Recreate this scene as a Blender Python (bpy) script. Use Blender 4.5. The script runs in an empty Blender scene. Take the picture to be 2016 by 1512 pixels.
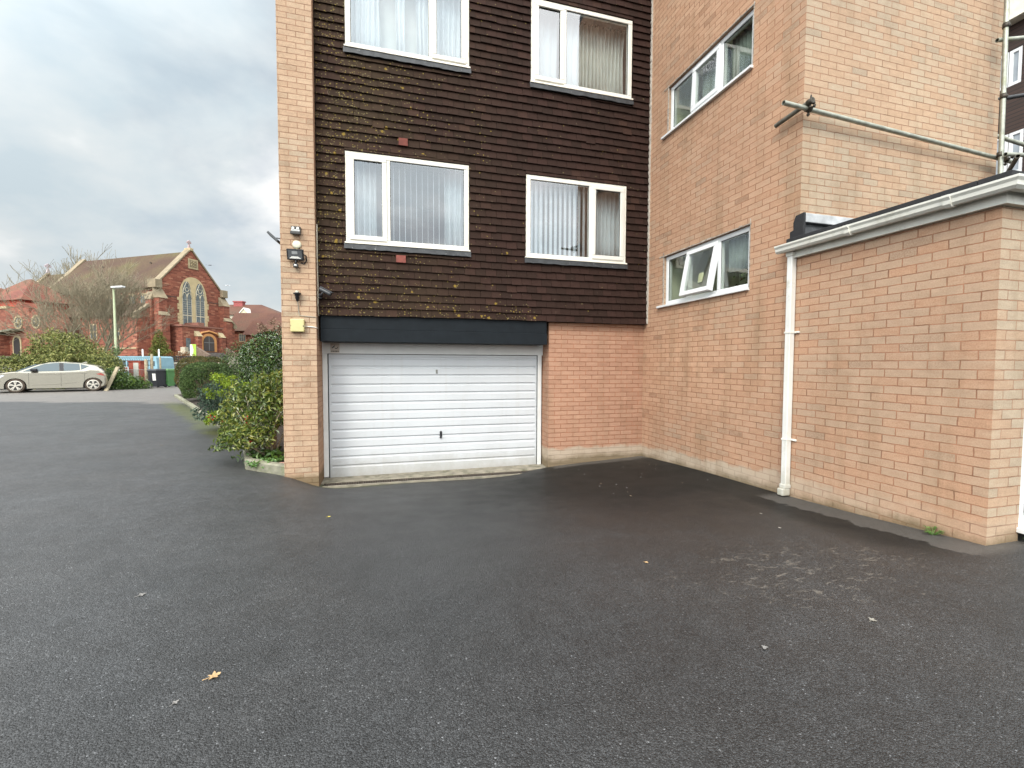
import bpy, bmesh, math, random
import numpy as np
from mathutils import Vector, Matrix, noise as mnoise
R = math.radians
SC = bpy.context.scene
COL = SC.collection
random.seed(7)

# ------------------------------------------------------------------ camera
CZ = 1.35
FPX, CX, CY = 890.5, 1008.0, 756.0
_r = Vector((0.96289316, -0.269866, 0.00301647))
_u = Vector((0.00900623, 0.04330135, 0.99902146))
_f = Vector((0.26973254, 0.96192377, -0.04412505))
cam_d = bpy.data.cameras.new("camera"); cam = bpy.data.objects.new("camera", cam_d); COL.objects.link(cam)
cam_d.sensor_width = 36.0; cam_d.lens = 36.0*FPX/2016.0; cam_d.clip_start = 0.05; cam_d.clip_end = 3000
M = Matrix.Identity(4)
for i in range(3):
    M[i][0] = _r[i]; M[i][1] = _u[i]; M[i][2] = -_f[i]
M[2][3] = CZ
cam.matrix_world = M
SC.camera = cam

def at(px, py, D):
    """place in the world that lies D metres ahead, on the sight line of photo pixel (px, py)"""
    return Vector((0, 0, CZ)) + D*(_f + (px-CX)/FPX*_r - (py-CY)/FPX*_u)
HR = Vector((math.cos(R(15.664)), -math.sin(R(15.664)), 0)); HF = Vector((math.sin(R(15.664)), math.cos(R(15.664)), 0))

# ------------------------------------------------------------------ sky, sun, exposure
SUN_EL, SUN_AZ = R(42), R(214)          # direction to the sun, azimuth clockwise from +Y
w = bpy.data.worlds.new("World"); SC.world = w; w.use_nodes = True
nt = w.node_tree; nt.nodes.clear()
def N(nt, t, **kw):
    n = nt.nodes.new(t)
    for k, v in kw.items():
        if k.startswith('i_'): n.inputs[int(k[2:]) if k[2:].isdigit() else k[2:].replace('_', ' ')].default_value = v
        else: setattr(n, k, v)
    return n
def ramp(nt, stops, interp='LINEAR'):
    n = nt.nodes.new('ShaderNodeValToRGB'); n.color_ramp.interpolation = interp
    el = n.color_ramp.elements
    while len(el) < len(stops): el.new(0.5)
    for e, (p, c) in zip(el, stops):
        e.position = p; e.color = (c, c, c, 1) if isinstance(c, (int, float)) else (*c[:3], 1)
    return n
def math_n(nt, op, a=None, b=None, clamp=False):
    n = nt.nodes.new('ShaderNodeMath'); n.operation = op; n.use_clamp = clamp
    for i, v in enumerate((a, b)):
        if v is None: continue
        if isinstance(v, (int, float)): n.inputs[i].default_value = v
        else: nt.links.new(v, n.inputs[i])
    return n.outputs[0]
def mixc(nt, fac, a, b, mode='MIX'):
    n = nt.nodes.new('ShaderNodeMix'); n.data_type = 'RGBA'; n.blend_type = mode
    for s, v in ((0, fac), (6, a), (7, b)):
        if isinstance(v, (int, float)): n.inputs[s].default_value = v
        elif isinstance(v, tuple): n.inputs[s].default_value = (*v[:3], 1)
        else: nt.links.new(v, n.inputs[s])
    return n.outputs[2]
sky = N(nt, 'ShaderNodeTexSky'); sky.sky_type = 'NISHITA'; sky.sun_disc = False
sky.sun_elevation = SUN_EL; sky.sun_rotation = SUN_AZ; sky.air_density = 1.0; sky.dust_density = 1.6; sky.ozone_density = 1.0
tc = N(nt, 'ShaderNodeTexCoord')
sep = N(nt, 'ShaderNodeSeparateXYZ'); nt.links.new(tc.outputs['Generated'], sep.inputs[0])
zz = math_n(nt, 'ADD', math_n(nt, 'MAXIMUM', sep.outputs[2], 0.0), 0.42)
cmb = N(nt, 'ShaderNodeCombineXYZ')
nt.links.new(math_n(nt, 'DIVIDE', sep.outputs[0], zz), cmb.inputs[0]); nt.links.new(math_n(nt, 'DIVIDE', sep.outputs[1], zz), cmb.inputs[1])
n1 = N(nt, 'ShaderNodeTexNoise', noise_dimensions='3D'); n1.inputs['Scale'].default_value = 1.7; n1.inputs['Detail'].default_value = 7; n1.inputs['Roughness'].default_value = 0.52; n1.inputs['Distortion'].default_value = 0.35
n2 = N(nt, 'ShaderNodeTexNoise', noise_dimensions='3D'); n2.inputs['Scale'].default_value = 1.9; n2.inputs['Detail'].default_value = 6; n2.inputs['Roughness'].default_value = 0.55
mp = N(nt, 'ShaderNodeMapping'); mp.inputs['Location'].default_value = (-5.101, -1.402, 0); mp.inputs['Rotation'].default_value = (0, 0, 0.5); mp.inputs['Scale'].default_value = (0.8, 1.25, 1)
nt.links.new(cmb.outputs[0], mp.inputs[0]); nt.links.new(mp.outputs[0], n1.inputs[0])
mp2 = N(nt, 'ShaderNodeMapping'); mp2.inputs['Location'].default_value = (-8.477, -5.010, 2)
nt.links.new(cmb.outputs[0], mp2.inputs[0]); nt.links.new(mp2.outputs[0], n2.inputs[0])
cover = ramp(nt, [(0.34, 0.55), (0.52, 1.0)]); nt.links.new(n1.outputs[0], cover.inputs[0])
cloudc = ramp(nt, [(0.35, (5.1, 5.9, 6.35)), (0.48, (6.3, 6.75, 6.9)), (0.60, (8.8, 8.8, 8.7))]); nt.links.new(n2.outputs[0], cloudc.inputs[0])
# the thin side of the overcast, towards the sun, is the brighter one
sd = (math.sin(SUN_AZ)*math.cos(SUN_EL), math.cos(SUN_AZ)*math.cos(SUN_EL), math.sin(SUN_EL))
dot = N(nt, 'ShaderNodeVectorMath', operation='DOT_PRODUCT'); nt.links.new(tc.outputs['Generated'], dot.inputs[0]); dot.inputs[1].default_value = sd
glow = N(nt, 'ShaderNodeMapRange'); nt.links.new(dot.outputs['Value'], glow.inputs[0]); glow.interpolation_type = 'SMOOTHSTEP'; glow.inputs[1].default_value = -0.15; glow.inputs[2].default_value = 1.0; glow.inputs[3].default_value = 0.9; glow.inputs[4].default_value = 3.6
zf = N(nt, 'ShaderNodeMapRange'); nt.links.new(sep.outputs[2], zf.inputs[0]); zf.inputs[1].default_value = 0.0; zf.inputs[2].default_value = 0.7; zf.inputs[3].default_value = 0.80; zf.inputs[4].default_value = 1.12   # an overcast sky is brighter overhead
cl2 = mixc(nt, 1.0, cloudc.outputs[0], zf.outputs[0], 'MULTIPLY')
vm = N(nt, 'ShaderNodeVectorMath', operation='SCALE'); nt.links.new(cl2, vm.inputs[0]); nt.links.new(glow.outputs[0], vm.inputs['Scale'])
skyt = mixc(nt, 1.0, sky.outputs[0], (1.0, 0.93, 0.86), 'MULTIPLY')
final = mixc(nt, cover.outputs[0], skyt, vm.outputs[0])
bg = N(nt, 'ShaderNodeBackground'); nt.links.new(final, bg.inputs[0]); bg.inputs[1].default_value = 0.1
wo = N(nt, 'ShaderNodeOutputWorld'); nt.links.new(bg.outputs[0], wo.inputs[0])
sun_d = bpy.data.lights.new("sun", 'SUN'); sun_d.energy = 1.5; sun_d.angle = R(18); sun_d.color = (1.0, 0.93, 0.82)
sun = bpy.data.objects.new("sun", sun_d); COL.objects.link(sun)
sun.rotation_euler = (-Vector(sd)).to_track_quat('-Z', 'Y').to_euler(); sun.location = (0, -10, 20)
vs = SC.view_settings; vs.view_transform = 'Standard'; vs.look = 'None'; vs.exposure = 0.55; vs.gamma = 1.0; vs.use_curve_mapping = False
SC.cycles.use_denoising = True
SC.cycles.sample_clamp_indirect = 2.0; SC.cycles.max_bounces = 8; SC.cycles.transparent_max_bounces = 12; SC.cycles.caustics_reflective = False; SC.cycles.caustics_refractive = False

# ------------------------------------------------------------------ object helpers
def tag(o, label=None, cat=None, group=None, kind=None):
    for k, v in (('label', label), ('category', cat), ('group', group), ('kind', kind)):
        if v: o[k] = v
    return o
def thing(name, label, cat, loc=(0, 0, 0), group=None):
    o = bpy.data.objects.new(name, None); COL.objects.link(o); o.location = loc; o.empty_display_size = 0.2
    return tag(o, label, cat, group)
WLOC = {}
class MB:
    """collects shapes in world coordinates; build() links them as ONE mesh object"""
    def __init__(s): s.v = []; s.f = []; s.sm = []
    def face(s, pts, smooth=False):
        n = len(s.v); s.v += [tuple(p) for p in pts]; s.f.append(tuple(range(n, n+len(pts)))); s.sm.append(smooth)
    def mesh(s, vs_, fs, smooth=False):
        n = len(s.v); s.v += [tuple(p) for p in vs_]
        for f in fs: s.f.append(tuple(i+n for i in f)); s.sm.append(smooth)
    def box(s, x0, x1, y0, y1, z0, z1, T=None, b=0.0):
        x0, x1 = min(x0, x1), max(x0, x1); y0, y1 = min(y0, y1), max(y0, y1); z0, z1 = min(z0, z1), max(z0, z1)
        if b > 0:
            bm = bmesh.new(); bmesh.ops.create_cube(bm, size=1.0)
            for q in bm.verts: q.co = Vector(((x0+x1)/2+q.co.x*(x1-x0), (y0+y1)/2+q.co.y*(y1-y0), (z0+z1)/2+q.co.z*(z1-z0)))
            bmesh.ops.bevel(bm, geom=bm.edges[:], offset=b, segments=2, affect='EDGES', profile=0.5)
            bm.verts.index_update()
            P = [Vector(q.co) for q in bm.verts]; F = [[q.index for q in f.verts] for f in bm.faces]; bm.free()
        else:
            P = [Vector((x, y, z)) for z in (z0, z1) for y in (y0, y1) for x in (x0, x1)]
            F = [(0, 2, 3, 1), (4, 5, 7, 6), (0, 1, 5, 4), (2, 6, 7, 3), (0, 4, 6, 2), (1, 3, 7, 5)]
        if T: P = [T(p) for p in P]
        s.mesh(P, F); return s
    def tube(s, pts, rad, n=8, cap=True, smooth=True):
        pts = [Vector(p) for p in pts]
        if isinstance(rad, (int, float)): rad = [rad]*len(pts)
        base = len(s.v); ref = None
        for i, p in enumerate(pts):
            d = (pts[min(i+1, len(pts)-1)]-pts[max(i-1, 0)])
            if d.length < 1e-9: d = Vector((0, 0, 1))
            d.normalize()
            if ref is None: ref = Vector((0, 0, 1)) if abs(d.z) < .9 else Vector((1, 0, 0))
            a = d.cross(ref).normalized(); b_ = a.cross(d).normalized(); ref = b_ if abs(b_.dot(d)) < .99 else ref
            for k in range(n):
                t = 2*math.pi*k/n; s.v.append(tuple(p+rad[i]*(math.cos(t)*a+math.sin(t)*b_)))
        for i in range(len(pts)-1):
            for k in range(n):
                s.f.append((base+i*n+k, base+i*n+(k+1) % n, base+(i+1)*n+(k+1) % n, base+(i+1)*n+k)); s.sm.append(smooth)
        if cap:
            s.f.append(tuple(base+k for k in range(n))[::-1]); s.sm.append(False)
            e = base+(len(pts)-1)*n; s.f.append(tuple(e+k for k in range(n))); s.sm.append(False)
        return s
    def prism(s, poly, ext, T=None):
        """poly: list of 3D points, ext: vector"""
        P = [Vector(p) for p in poly]; E = Vector(ext); n = len(P)
        Q = P+[p+E for p in P]
        if T: Q = [T(q) for q in Q]
        F = [tuple(range(n))[::-1], tuple(range(n, 2*n))]+[(i, (i+1) % n, n+(i+1) % n, n+i) for i in range(n)]
        s.mesh(Q, F); return s
    def lathe(s, c, prof, n=16, smooth=True):
        base = len(s.v)
        for (r_, z_) in prof:
            for k in range(n):
                t = 2*math.pi*k/n; s.v.append((c[0]+r_*math.cos(t), c[1]+r_*math.sin(t), c[2]+z_))
        for i in range(len(prof)-1):
            for k in range(n): s.f.append((base+i*n+k, base+i*n+(k+1) % n, base+(i+1)*n+(k+1) % n, base+(i+1)*n+k)); s.sm.append(smooth)
        return s
    def build(s, name, mat, parent=None, label=None, cat=None, group=None, kind=None, recalc=True):
        me = bpy.data.meshes.new(name)
        off = Vector((0, 0, 0))
        if parent is not None: off = WLOC.get(parent.name, None) or Vector(parent.location)
        vv = [(a[0]-off.x, a[1]-off.y, a[2]-off.z) for a in s.v]
        if parent is None and kind is None and vv:      # origin at the thing's base
            lo = [min(c[i] for c in vv) for i in range(3)]; hi = [max(c[i] for c in vv) for i in range(3)]
            org = Vector(((lo[0]+hi[0])/2, (lo[1]+hi[1])/2, lo[2]))
            vv = [(a[0]-org.x, a[1]-org.y, a[2]-org.z) for a in vv]
        else: org = Vector((0, 0, 0))
        me.from_pydata(vv, [], s.f); me.polygons.foreach_set('use_smooth', s.sm)
        if recalc:
            bm = bmesh.new(); bm.from_mesh(me); bmesh.ops.recalc_face_normals(bm, faces=bm.faces); bm.to_mesh(me); bm.free()
        if isinstance(mat, (list, tuple)):
            for m in mat: me.materials.append(m)
        else: me.materials.append(mat)
        o = bpy.data.objects.new(name, me); COL.objects.link(o); o.location = org
        if parent is not None: o.parent = parent
        WLOC[o.name] = off+org if parent is not None else org
        return tag(o, label, cat, group, kind)

# ------------------------------------------------------------------ materials
def s2l(c):
    return tuple((x/255/12.92 if x/255 <= .04045 else ((x/255+.055)/1.055)**2.4) for x in c)
def new_mat(name):
    m = bpy.data.materials.new(name); m.use_nodes = True; t = m.node_tree
    return m, t, t.nodes['Principled BSDF']
def plain(name, col, rough=0.6, var=0.12, scale=6.0, bump=0.0, bscale=60.0, metal=0.0, spec=0.5, coat=0.0, dirt=None):
    m, t, b = new_mat(name); L = t.links.new
    g = N(t, 'ShaderNodeNewGeometry')
    nz = N(t, 'ShaderNodeTexNoise'); nz.inputs['Scale'].default_value = scale; nz.inputs['Detail'].default_value = 6; L(g.outputs['Position'], nz.inputs[0])
    lo = tuple(max(0, x*(1-var)) for x in col); hi = tuple(min(1, x*(1+var)) for x in col)
    rp = ramp(t, [(0.3, lo), (0.7, hi)]); L(nz.outputs[0], rp.inputs[0]); c = rp.outputs[0]
    if dirt:
        dz = N(t, 'ShaderNodeTexNoise'); dz.inputs['Scale'].default_value = dirt[1]; dz.inputs['Detail'].default_value = 8; dz.inputs['Roughness'].default_value = .7; L(g.outputs['Position'], dz.inputs[0])
        dr = ramp(t, [(dirt[2], 0.0), (dirt[2]+.14, 1.0)]); L(dz.outputs[0], dr.inputs[0]); c = mixc(t, math_n(t, 'MULTIPLY', dr.outputs[0], dirt[3]), c, dirt[0])
    L(c, b.inputs['Base Color'])
    b.inputs['Roughness'].default_value = rough; b.inputs['Metallic'].default_value = metal; b.inputs['Specular IOR Level'].default_value = spec; b.inputs['Coat Weight'].default_value = coat
    if bump:
        bz = N(t, 'ShaderNodeTexNoise'); bz.inputs['Scale'].default_value = bscale; bz.inputs['Detail'].default_value = 5; L(g.outputs['Position'], bz.inputs[0])
        bp = N(t, 'ShaderNodeBump'); bp.inputs['Strength'].default_value = 1.0; bp.inputs['Distance'].default_value = bump; L(bz.outputs[0], bp.inputs['Height']); L(bp.outputs[0], b.inputs['Normal'])
    return m
def axis_vec(t, u0=0.0, z0=0.0):
    """(horizontal run along the wall, height, 0) in metres, whichever way an upright wall faces"""
    L = t.links.new
    g = N(t, 'ShaderNodeNewGeometry'); sp = N(t, 'ShaderNodeSeparateXYZ'); L(g.outputs['Position'], sp.inputs[0])
    sn = N(t, 'ShaderNodeSeparateXYZ'); L(g.outputs['True Normal'], sn.inputs[0])
    side = math_n(t, 'GREATER_THAN', math_n(t, 'ABSOLUTE', sn.outputs[0]), 0.6)
    mx = N(t, 'ShaderNodeMix'); mx.data_type = 'FLOAT'; L(side, mx.inputs[0]); L(math_n(t, 'SUBTRACT', sp.outputs[0], u0[0]), mx.inputs[2]); L(math_n(t, 'SUBTRACT', sp.outputs[1], u0[1]), mx.inputs[3])
    cv = N(t, 'ShaderNodeCombineXYZ'); L(mx.outputs[0], cv.inputs[0]); L(math_n(t, 'SUBTRACT', sp.outputs[2], z0), cv.inputs[1])
    return g, sp, cv.outputs[0]
def brick_mat(name, bricks, mortar, u0=(0, 0), z0=0.0, bw=0.225, rh=0.075, ms=0.0043, grey=None, stains=True, bump=0.009):
    m, t, b = new_mat(name); L = t.links.new
    g, sp, v = axis_vec(t, u0, z0)
    # slightly uneven courses
    wob = N(t, 'ShaderNodeTexNoise'); wob.inputs['Scale'].default_value = 16.0; wob.inputs['Detail'].default_value = 5; L(g.outputs['Position'], wob.inputs[0])
    wv = N(t, 'ShaderNodeVectorMath', operation='MULTIPLY_ADD'); L(wob.outputs['Color'], wv.inputs[0]); wv.inputs[1].default_value = (.012, .009, 0); L(v, wv.inputs[2])
    br = N(t, 'ShaderNodeTexBrick'); br.offset = 0.5; br.inputs['Scale'].default_value = 1.0; br.inputs['Mortar Size'].default_value = ms; br.inputs['Mortar Smooth'].default_value = 0.15
    br.inputs['Brick Width'].default_value = bw; br.inputs['Row Height'].default_value = rh; br.inputs['Bias'].default_value = 0.0
    br.inputs['Color1'].default_value = (0, 0, 0, 1); br.inputs['Color2'].default_value = (1, 1, 1, 1); br.inputs['Mortar'].default_value = (.5, .5, .5, 1)
    L(wv.outputs[0], br.inputs['Vector'])
    rp = ramp(t, bricks); L(br.outputs['Color'], rp.inputs[0]); c = rp.outputs[0]
    fn = N(t, 'ShaderNodeTexNoise'); fn.inputs['Scale'].default_value = 90; fn.inputs['Detail'].default_value = 5; fn.inputs['Roughness'].default_value = .7; L(g.outputs['Position'], fn.inputs[0])
    mv = N(t, 'ShaderNodeVectorMath', operation='MULTIPLY'); L(g.outputs['Position'], mv.inputs[0]); mv.inputs[1].default_value = (9, 9, 26)
    mt_ = N(t, 'ShaderNodeTexNoise'); mt_.inputs['Scale'].default_value = 1; mt_.inputs['Detail'].default_value = 6; mt_.inputs['Roughness'].default_value = .65; L(mv.outputs[0], mt_.inputs[0])
    if grey:   # some bricks weathered grey, more of them in patches
        pn = N(t, 'ShaderNodeTexNoise'); pn.inputs['Scale'].default_value = 0.75; pn.inputs['Detail'].default_value = 4; L(g.outputs['Position'], pn.inputs[0])
        gx = math_n(t, 'MULTIPLY', math_n(t, 'SUBTRACT', 4.6, sp.outputs[1], True), 0.22)
        s_ = math_n(t, 'ADD', math_n(t, 'ADD', math_n(t, 'MULTIPLY', br.outputs['Color'], 0.38), math_n(t, 'ADD', math_n(t, 'MULTIPLY', pn.outputs[0], 0.62), math_n(t, 'MULTIPLY', mt_.outputs[0], .42))), gx)
        gr = ramp(t, [(0.78, 0.0), (1.20, 0.85)]); L(s_, gr.inputs[0])
        spk = ramp(t, [(0.35, 0.45), (0.6, 1.0)]); L(fn.outputs[0], spk.inputs[0])
        c = mixc(t, math_n(t, 'MULTIPLY', gr.outputs[0], spk.outputs[0]), c, grey)
    mr_ = ramp(t, [(0.3, .90), (0.7, 1.09)]); L(mt_.outputs[0], mr_.inputs[0]); c = mixc(t, 1.0, c, mr_.outputs[0], 'MULTIPLY')
    sp_ = ramp(t, [(0.3, 0.80), (0.7, 1.14)]); L(fn.outputs[0], sp_.inputs[0]); c = mixc(t, 1.0, c, sp_.outputs[0], 'MULTIPLY')
    bl = N(t, 'ShaderNodeTexNoise'); bl.inputs['Scale'].default_value = 0.55; bl.inputs['Detail'].default_value = 5; L(g.outputs['Position'], bl.inputs[0])
    br2 = ramp(t, [(0.3, (0.90, 0.90, 0.91)), (0.7, (1.07, 1.05, 1.03))]); L(bl.outputs[0], br2.inputs[0]); c = mixc(t, 1.0, c, br2.outputs[0], 'MULTIPLY')
    mn_ = N(t, 'ShaderNodeTexNoise'); mn_.inputs['Scale'].default_value = 7; mn_.inputs['Detail'].default_value = 6; mn_.inputs['Roughness'].default_value = .7; L(g.outputs['Position'], mn_.inputs[0]); mq = ramp(t, [(.34, 0.0), (.62, 1.0)]); L(mn_.outputs[0], mq.inputs[0])
    mc = mixc(t, mq.outputs[0], tuple(x*.60 for x in mortar), tuple(x*1.18 for x in mortar))
    c = mixc(t, br.outputs['Fac'], c, mc)
    if grey:    # faces turned along Y painted paler: their stronger light as well as bleaching
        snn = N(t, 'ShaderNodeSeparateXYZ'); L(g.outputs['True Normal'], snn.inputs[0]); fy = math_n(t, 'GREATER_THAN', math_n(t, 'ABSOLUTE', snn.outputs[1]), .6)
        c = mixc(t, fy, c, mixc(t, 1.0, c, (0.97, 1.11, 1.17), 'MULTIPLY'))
    if stains:
        st = N(t, 'ShaderNodeTexNoise'); st.inputs['Scale'].default_value = 2.2; st.inputs['Detail'].default_value = 8; st.inputs['Roughness'].default_value = .72; L(g.outputs['Position'], st.inputs[0])
        # pale efflorescence and algae along the foot of the walls
        zf = math_n(t, 'ADD', sp.outputs[2], math_n(t, 'MULTIPLY', math_n(t, 'SUBTRACT', st.outputs[0], 0.5), 0.35))
        # the foot follows the tarmac, which falls towards the inner corner
        foot = N(t, 'ShaderNodeMapRange'); L(sp.outputs[1], foot.inputs[0]); foot.inputs[1].default_value = 2.3; foot.inputs[2].default_value = 7.1; foot.inputs[3].default_value = -0.02; foot.inputs[4].default_value = -0.27
        hgt = math_n(t, 'SUBTRACT', zf, foot.outputs[0])
        pale = N(t, 'ShaderNodeMapRange'); L(hgt, pale.inputs[0]); pale.inputs[1].default_value = 0.17; pale.inputs[2].default_value = 0.22; pale.inputs[3].default_value = 0.80; pale.inputs[4].default_value = 0.0
        near = N(t, 'ShaderNodeMapRange'); L(sp.outputs[1], near.inputs[0]); near.inputs[1].default_value = 3.2; near.inputs[2].default_value = 4.8; near.inputs[3].default_value = 0.25; near.inputs[4].default_value = 1.0
        rt = math_n(t, 'GREATER_THAN', sp.outputs[0], 2.3)
        c = mixc(t, math_n(t, 'MULTIPLY', math_n(t, 'MULTIPLY', pale.outputs[0], near.outputs[0]), rt), c, s2l((176, 164, 146)))
        alg = N(t, 'ShaderNodeMapRange'); L(hgt, alg.inputs[0]); alg.inputs[1].default_value = -0.02; alg.inputs[2].default_value = 0.09; alg.inputs[3].default_value = 0.75; alg.inputs[4].default_value = 0.0
        c = mixc(t, alg.outputs[0], c, s2l((98, 84, 58)))
        # soot and water runs
        sv = N(t, 'ShaderNodeVectorMath', operation='MULTIPLY'); L(g.outputs['Position'], sv.inputs[0]); sv.inputs[1].default_value = (3.0, 3.0, 0.5)
        s2 = N(t, 'ShaderNodeTexNoise'); s2.inputs['Scale'].default_value = 1.0; s2.inputs['Detail'].default_value = 7; s2.inputs['Roughness'].default_value = .65; L(sv.outputs[0], s2.inputs[0])
        sr = ramp(t, [(0.50, 0.0), (0.72, 0.42)]); L(s2.outputs[0], sr.inputs[0]); c = mixc(t, sr.outputs[0], c, s2l((120, 100, 76)))
    L(c, b.inputs['Base Color']); b.inputs['Roughness'].default_value = 0.9; b.inputs['Specular IOR Level'].default_value = 0.25
    h = math_n(t, 'ADD', math_n(t, 'MULTIPLY', math_n(t, 'SUBTRACT', 1.0, br.outputs['Fac']), 1.0), math_n(t, 'MULTIPLY', fn.outputs[0], 0.35))
    h = math_n(t, 'ADD', h, math_n(t, 'MULTIPLY', br.outputs['Color'], 0.25))
    bp = N(t, 'ShaderNodeBump'); bp.inputs['Strength'].default_value = 1.0; bp.inputs['Distance'].default_value = bump; L(h, bp.inputs['Height']); L(bp.outputs[0], b.inputs['Normal'])
    return m
def leaf_mat(name, stops, rough=0.5, trans=0.0, spec=0.4, cl=1.3):
    m, t, b = new_mat(name); L = t.links.new
    g = N(t, 'ShaderNodeNewGeometry')
    nz = N(t, 'ShaderNodeTexNoise'); nz.inputs['Scale'].default_value = cl; nz.inputs['Detail'].default_value = 3; L(g.outputs['Position'], nz.inputs[0])
    k = math_n(t, 'ADD', math_n(t, 'MULTIPLY', g.outputs['Random Per Island'], 0.6), math_n(t, 'MULTIPLY', nz.outputs[0], 0.45))
    rp = ramp(t, stops); L(k, rp.inputs[0]); L(rp.outputs[0], b.inputs['Base Color'])
    b.inputs['Roughness'].default_value = rough; b.inputs['Specular IOR Level'].default_value = spec
    if trans:
        tr = N(t, 'ShaderNodeBsdfTranslucent'); L(rp.outputs[0], tr.inputs[0]); mx = N(t, 'ShaderNodeMixShader'); mx.inputs[0].default_value = trans
        L(b.outputs[0], mx.inputs[1]); L(tr.outputs[0], mx.inputs[2]); L(mx.outputs[0], t.nodes['Material Output'].inputs[0])
    return m
def glass_mat(name, refl=0.3, tint=(0.8, 0.86, 0.86), wav=0.0):
    m, t, b = new_mat(name); L = t.links.new; t.nodes.remove(b)
    tr = N(t, 'ShaderNodeBsdfTransparent'); tr.inputs[0].default_value = (*tint, 1)
    gl = N(t, 'ShaderNodeBsdfGlossy'); gl.inputs['Roughness'].default_value = 0.0; gl.inputs[0].default_value = (.95, .97, 1, 1)
    fr = N(t, 'ShaderNodeFresnel'); fr.inputs[0].default_value = 1.5
    k = math_n(t, 'ADD', refl, math_n(t, 'MULTIPLY', fr.outputs[0], 1.0-refl), True)
    if wav:
        g = N(t, 'ShaderNodeNewGeometry'); nz = N(t, 'ShaderNodeTexNoise'); nz.inputs['Scale'].default_value = 1.6; L(g.outputs['Position'], nz.inputs[0])
        bp = N(t, 'ShaderNodeBump'); bp.inputs['Distance'].default_value = wav; L(nz.outputs[0], bp.inputs['Height']); L(bp.outputs[0], gl.inputs['Normal'])
    gb = N(t, 'ShaderNodeNewGeometry'); k = math_n(t, 'MULTIPLY', k, math_n(t, 'SUBTRACT', 1.0, gb.outputs['Backfacing']))   # only the face a ray enters by mirrors; the far face just passes it on
    mx = N(t, 'ShaderNodeMixShader'); L(k, mx.inputs[0]); L(tr.outputs[0], mx.inputs[1]); L(gl.outputs[0], mx.inputs[2]); L(mx.outputs[0], t.nodes['Material Output'].inputs[0])
    return m
MT = {}
_bk = [(0.0, s2l((177, 140, 113))), (0.45, s2l((182, 146, 119))), (0.8, s2l((186, 151, 124))), (0.95, s2l((174, 137, 110))), (1.0, s2l((154, 118, 94)))]
_mo = s2l((158, 114, 89))
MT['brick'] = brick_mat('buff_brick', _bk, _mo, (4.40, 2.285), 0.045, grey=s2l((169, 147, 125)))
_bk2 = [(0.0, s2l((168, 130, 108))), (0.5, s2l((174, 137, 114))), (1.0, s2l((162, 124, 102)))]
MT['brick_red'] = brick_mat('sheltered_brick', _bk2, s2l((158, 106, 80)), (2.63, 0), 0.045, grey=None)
MT['upvc'] = plain('white_upvc', (0.68, 0.66, 0.60), 0.35, 0.05, 3)
MT['upvc_clean'] = plain('clean_white_upvc', (0.72, 0.73, 0.73), 0.32, 0.04, 3)
MT['upvc_old'] = plain('yellowed_upvc', (0.76, 0.72, 0.62), 0.45, 0.10, 5, dirt=((.35, .28, .18), 7, .55, .5))
MT['gutter'] = plain('white_gutter_plastic', (0.62, 0.61, 0.55), 0.30, 0.06, 4, dirt=((.36, .34, .27), 5, .54, .55))
MT['gasket'] = plain('black_gasket_and_gap_shade', (.012, .012, .013), .6, .1)
MT['lead'] = plain('lead_flashing', (.027, .029, .032), .55, .45, 14, .004, 30, dirt=((.34, .34, .33), 22, .60, .8))
MT['lead_pale'] = plain('pale_lead', (.42, .43, .44), .5, .3, 8, .004, 20)
MT['felt'] = plain('black_felt', (.014, .014, .016), .8, .25, 20, .003, 90)
MT['lintel'] = plain('slate_paint', (.009, .012, .015), .6, .15, 9, .0015, 40, spec=.15)
MT['doorpaint'] = plain('white_door_paint', (.52, .535, .55), .38, .035, 2.0, .0006, 25, dirt=((.50, .52, .55), 2.6, .58, .45))
MT['doorframe'] = plain('white_frame_paint', (.66, .66, .64), .45, .06, 5, .001, 30, dirt=((.34, .30, .24), 9, .66, .6))
MT['concrete'] = plain('weathered_concrete', (.24, .215, .165), .9, .3, 9, .006, 60, dirt=((.085, .085, .045), 6, .52, .8))
MT['kerbstone'] = plain('lichened_kerb', (.22, .21, .155), .9, .28, 8, .010, 45, dirt=((.14, .16, .07), 7, .5, .8))
MT['coping'] = plain('weathered_coping', (.25, .20, .13), .9, .2, 1.5, dirt=((.13, .11, .08), 1.2, .55, .6))
MT['pipe'] = plain('weathered_white_pipe', (0.69, 0.685, 0.65), 0.4, 0.06, 4, dirt=((.34, .31, .22), 5, .56, .45))
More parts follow.
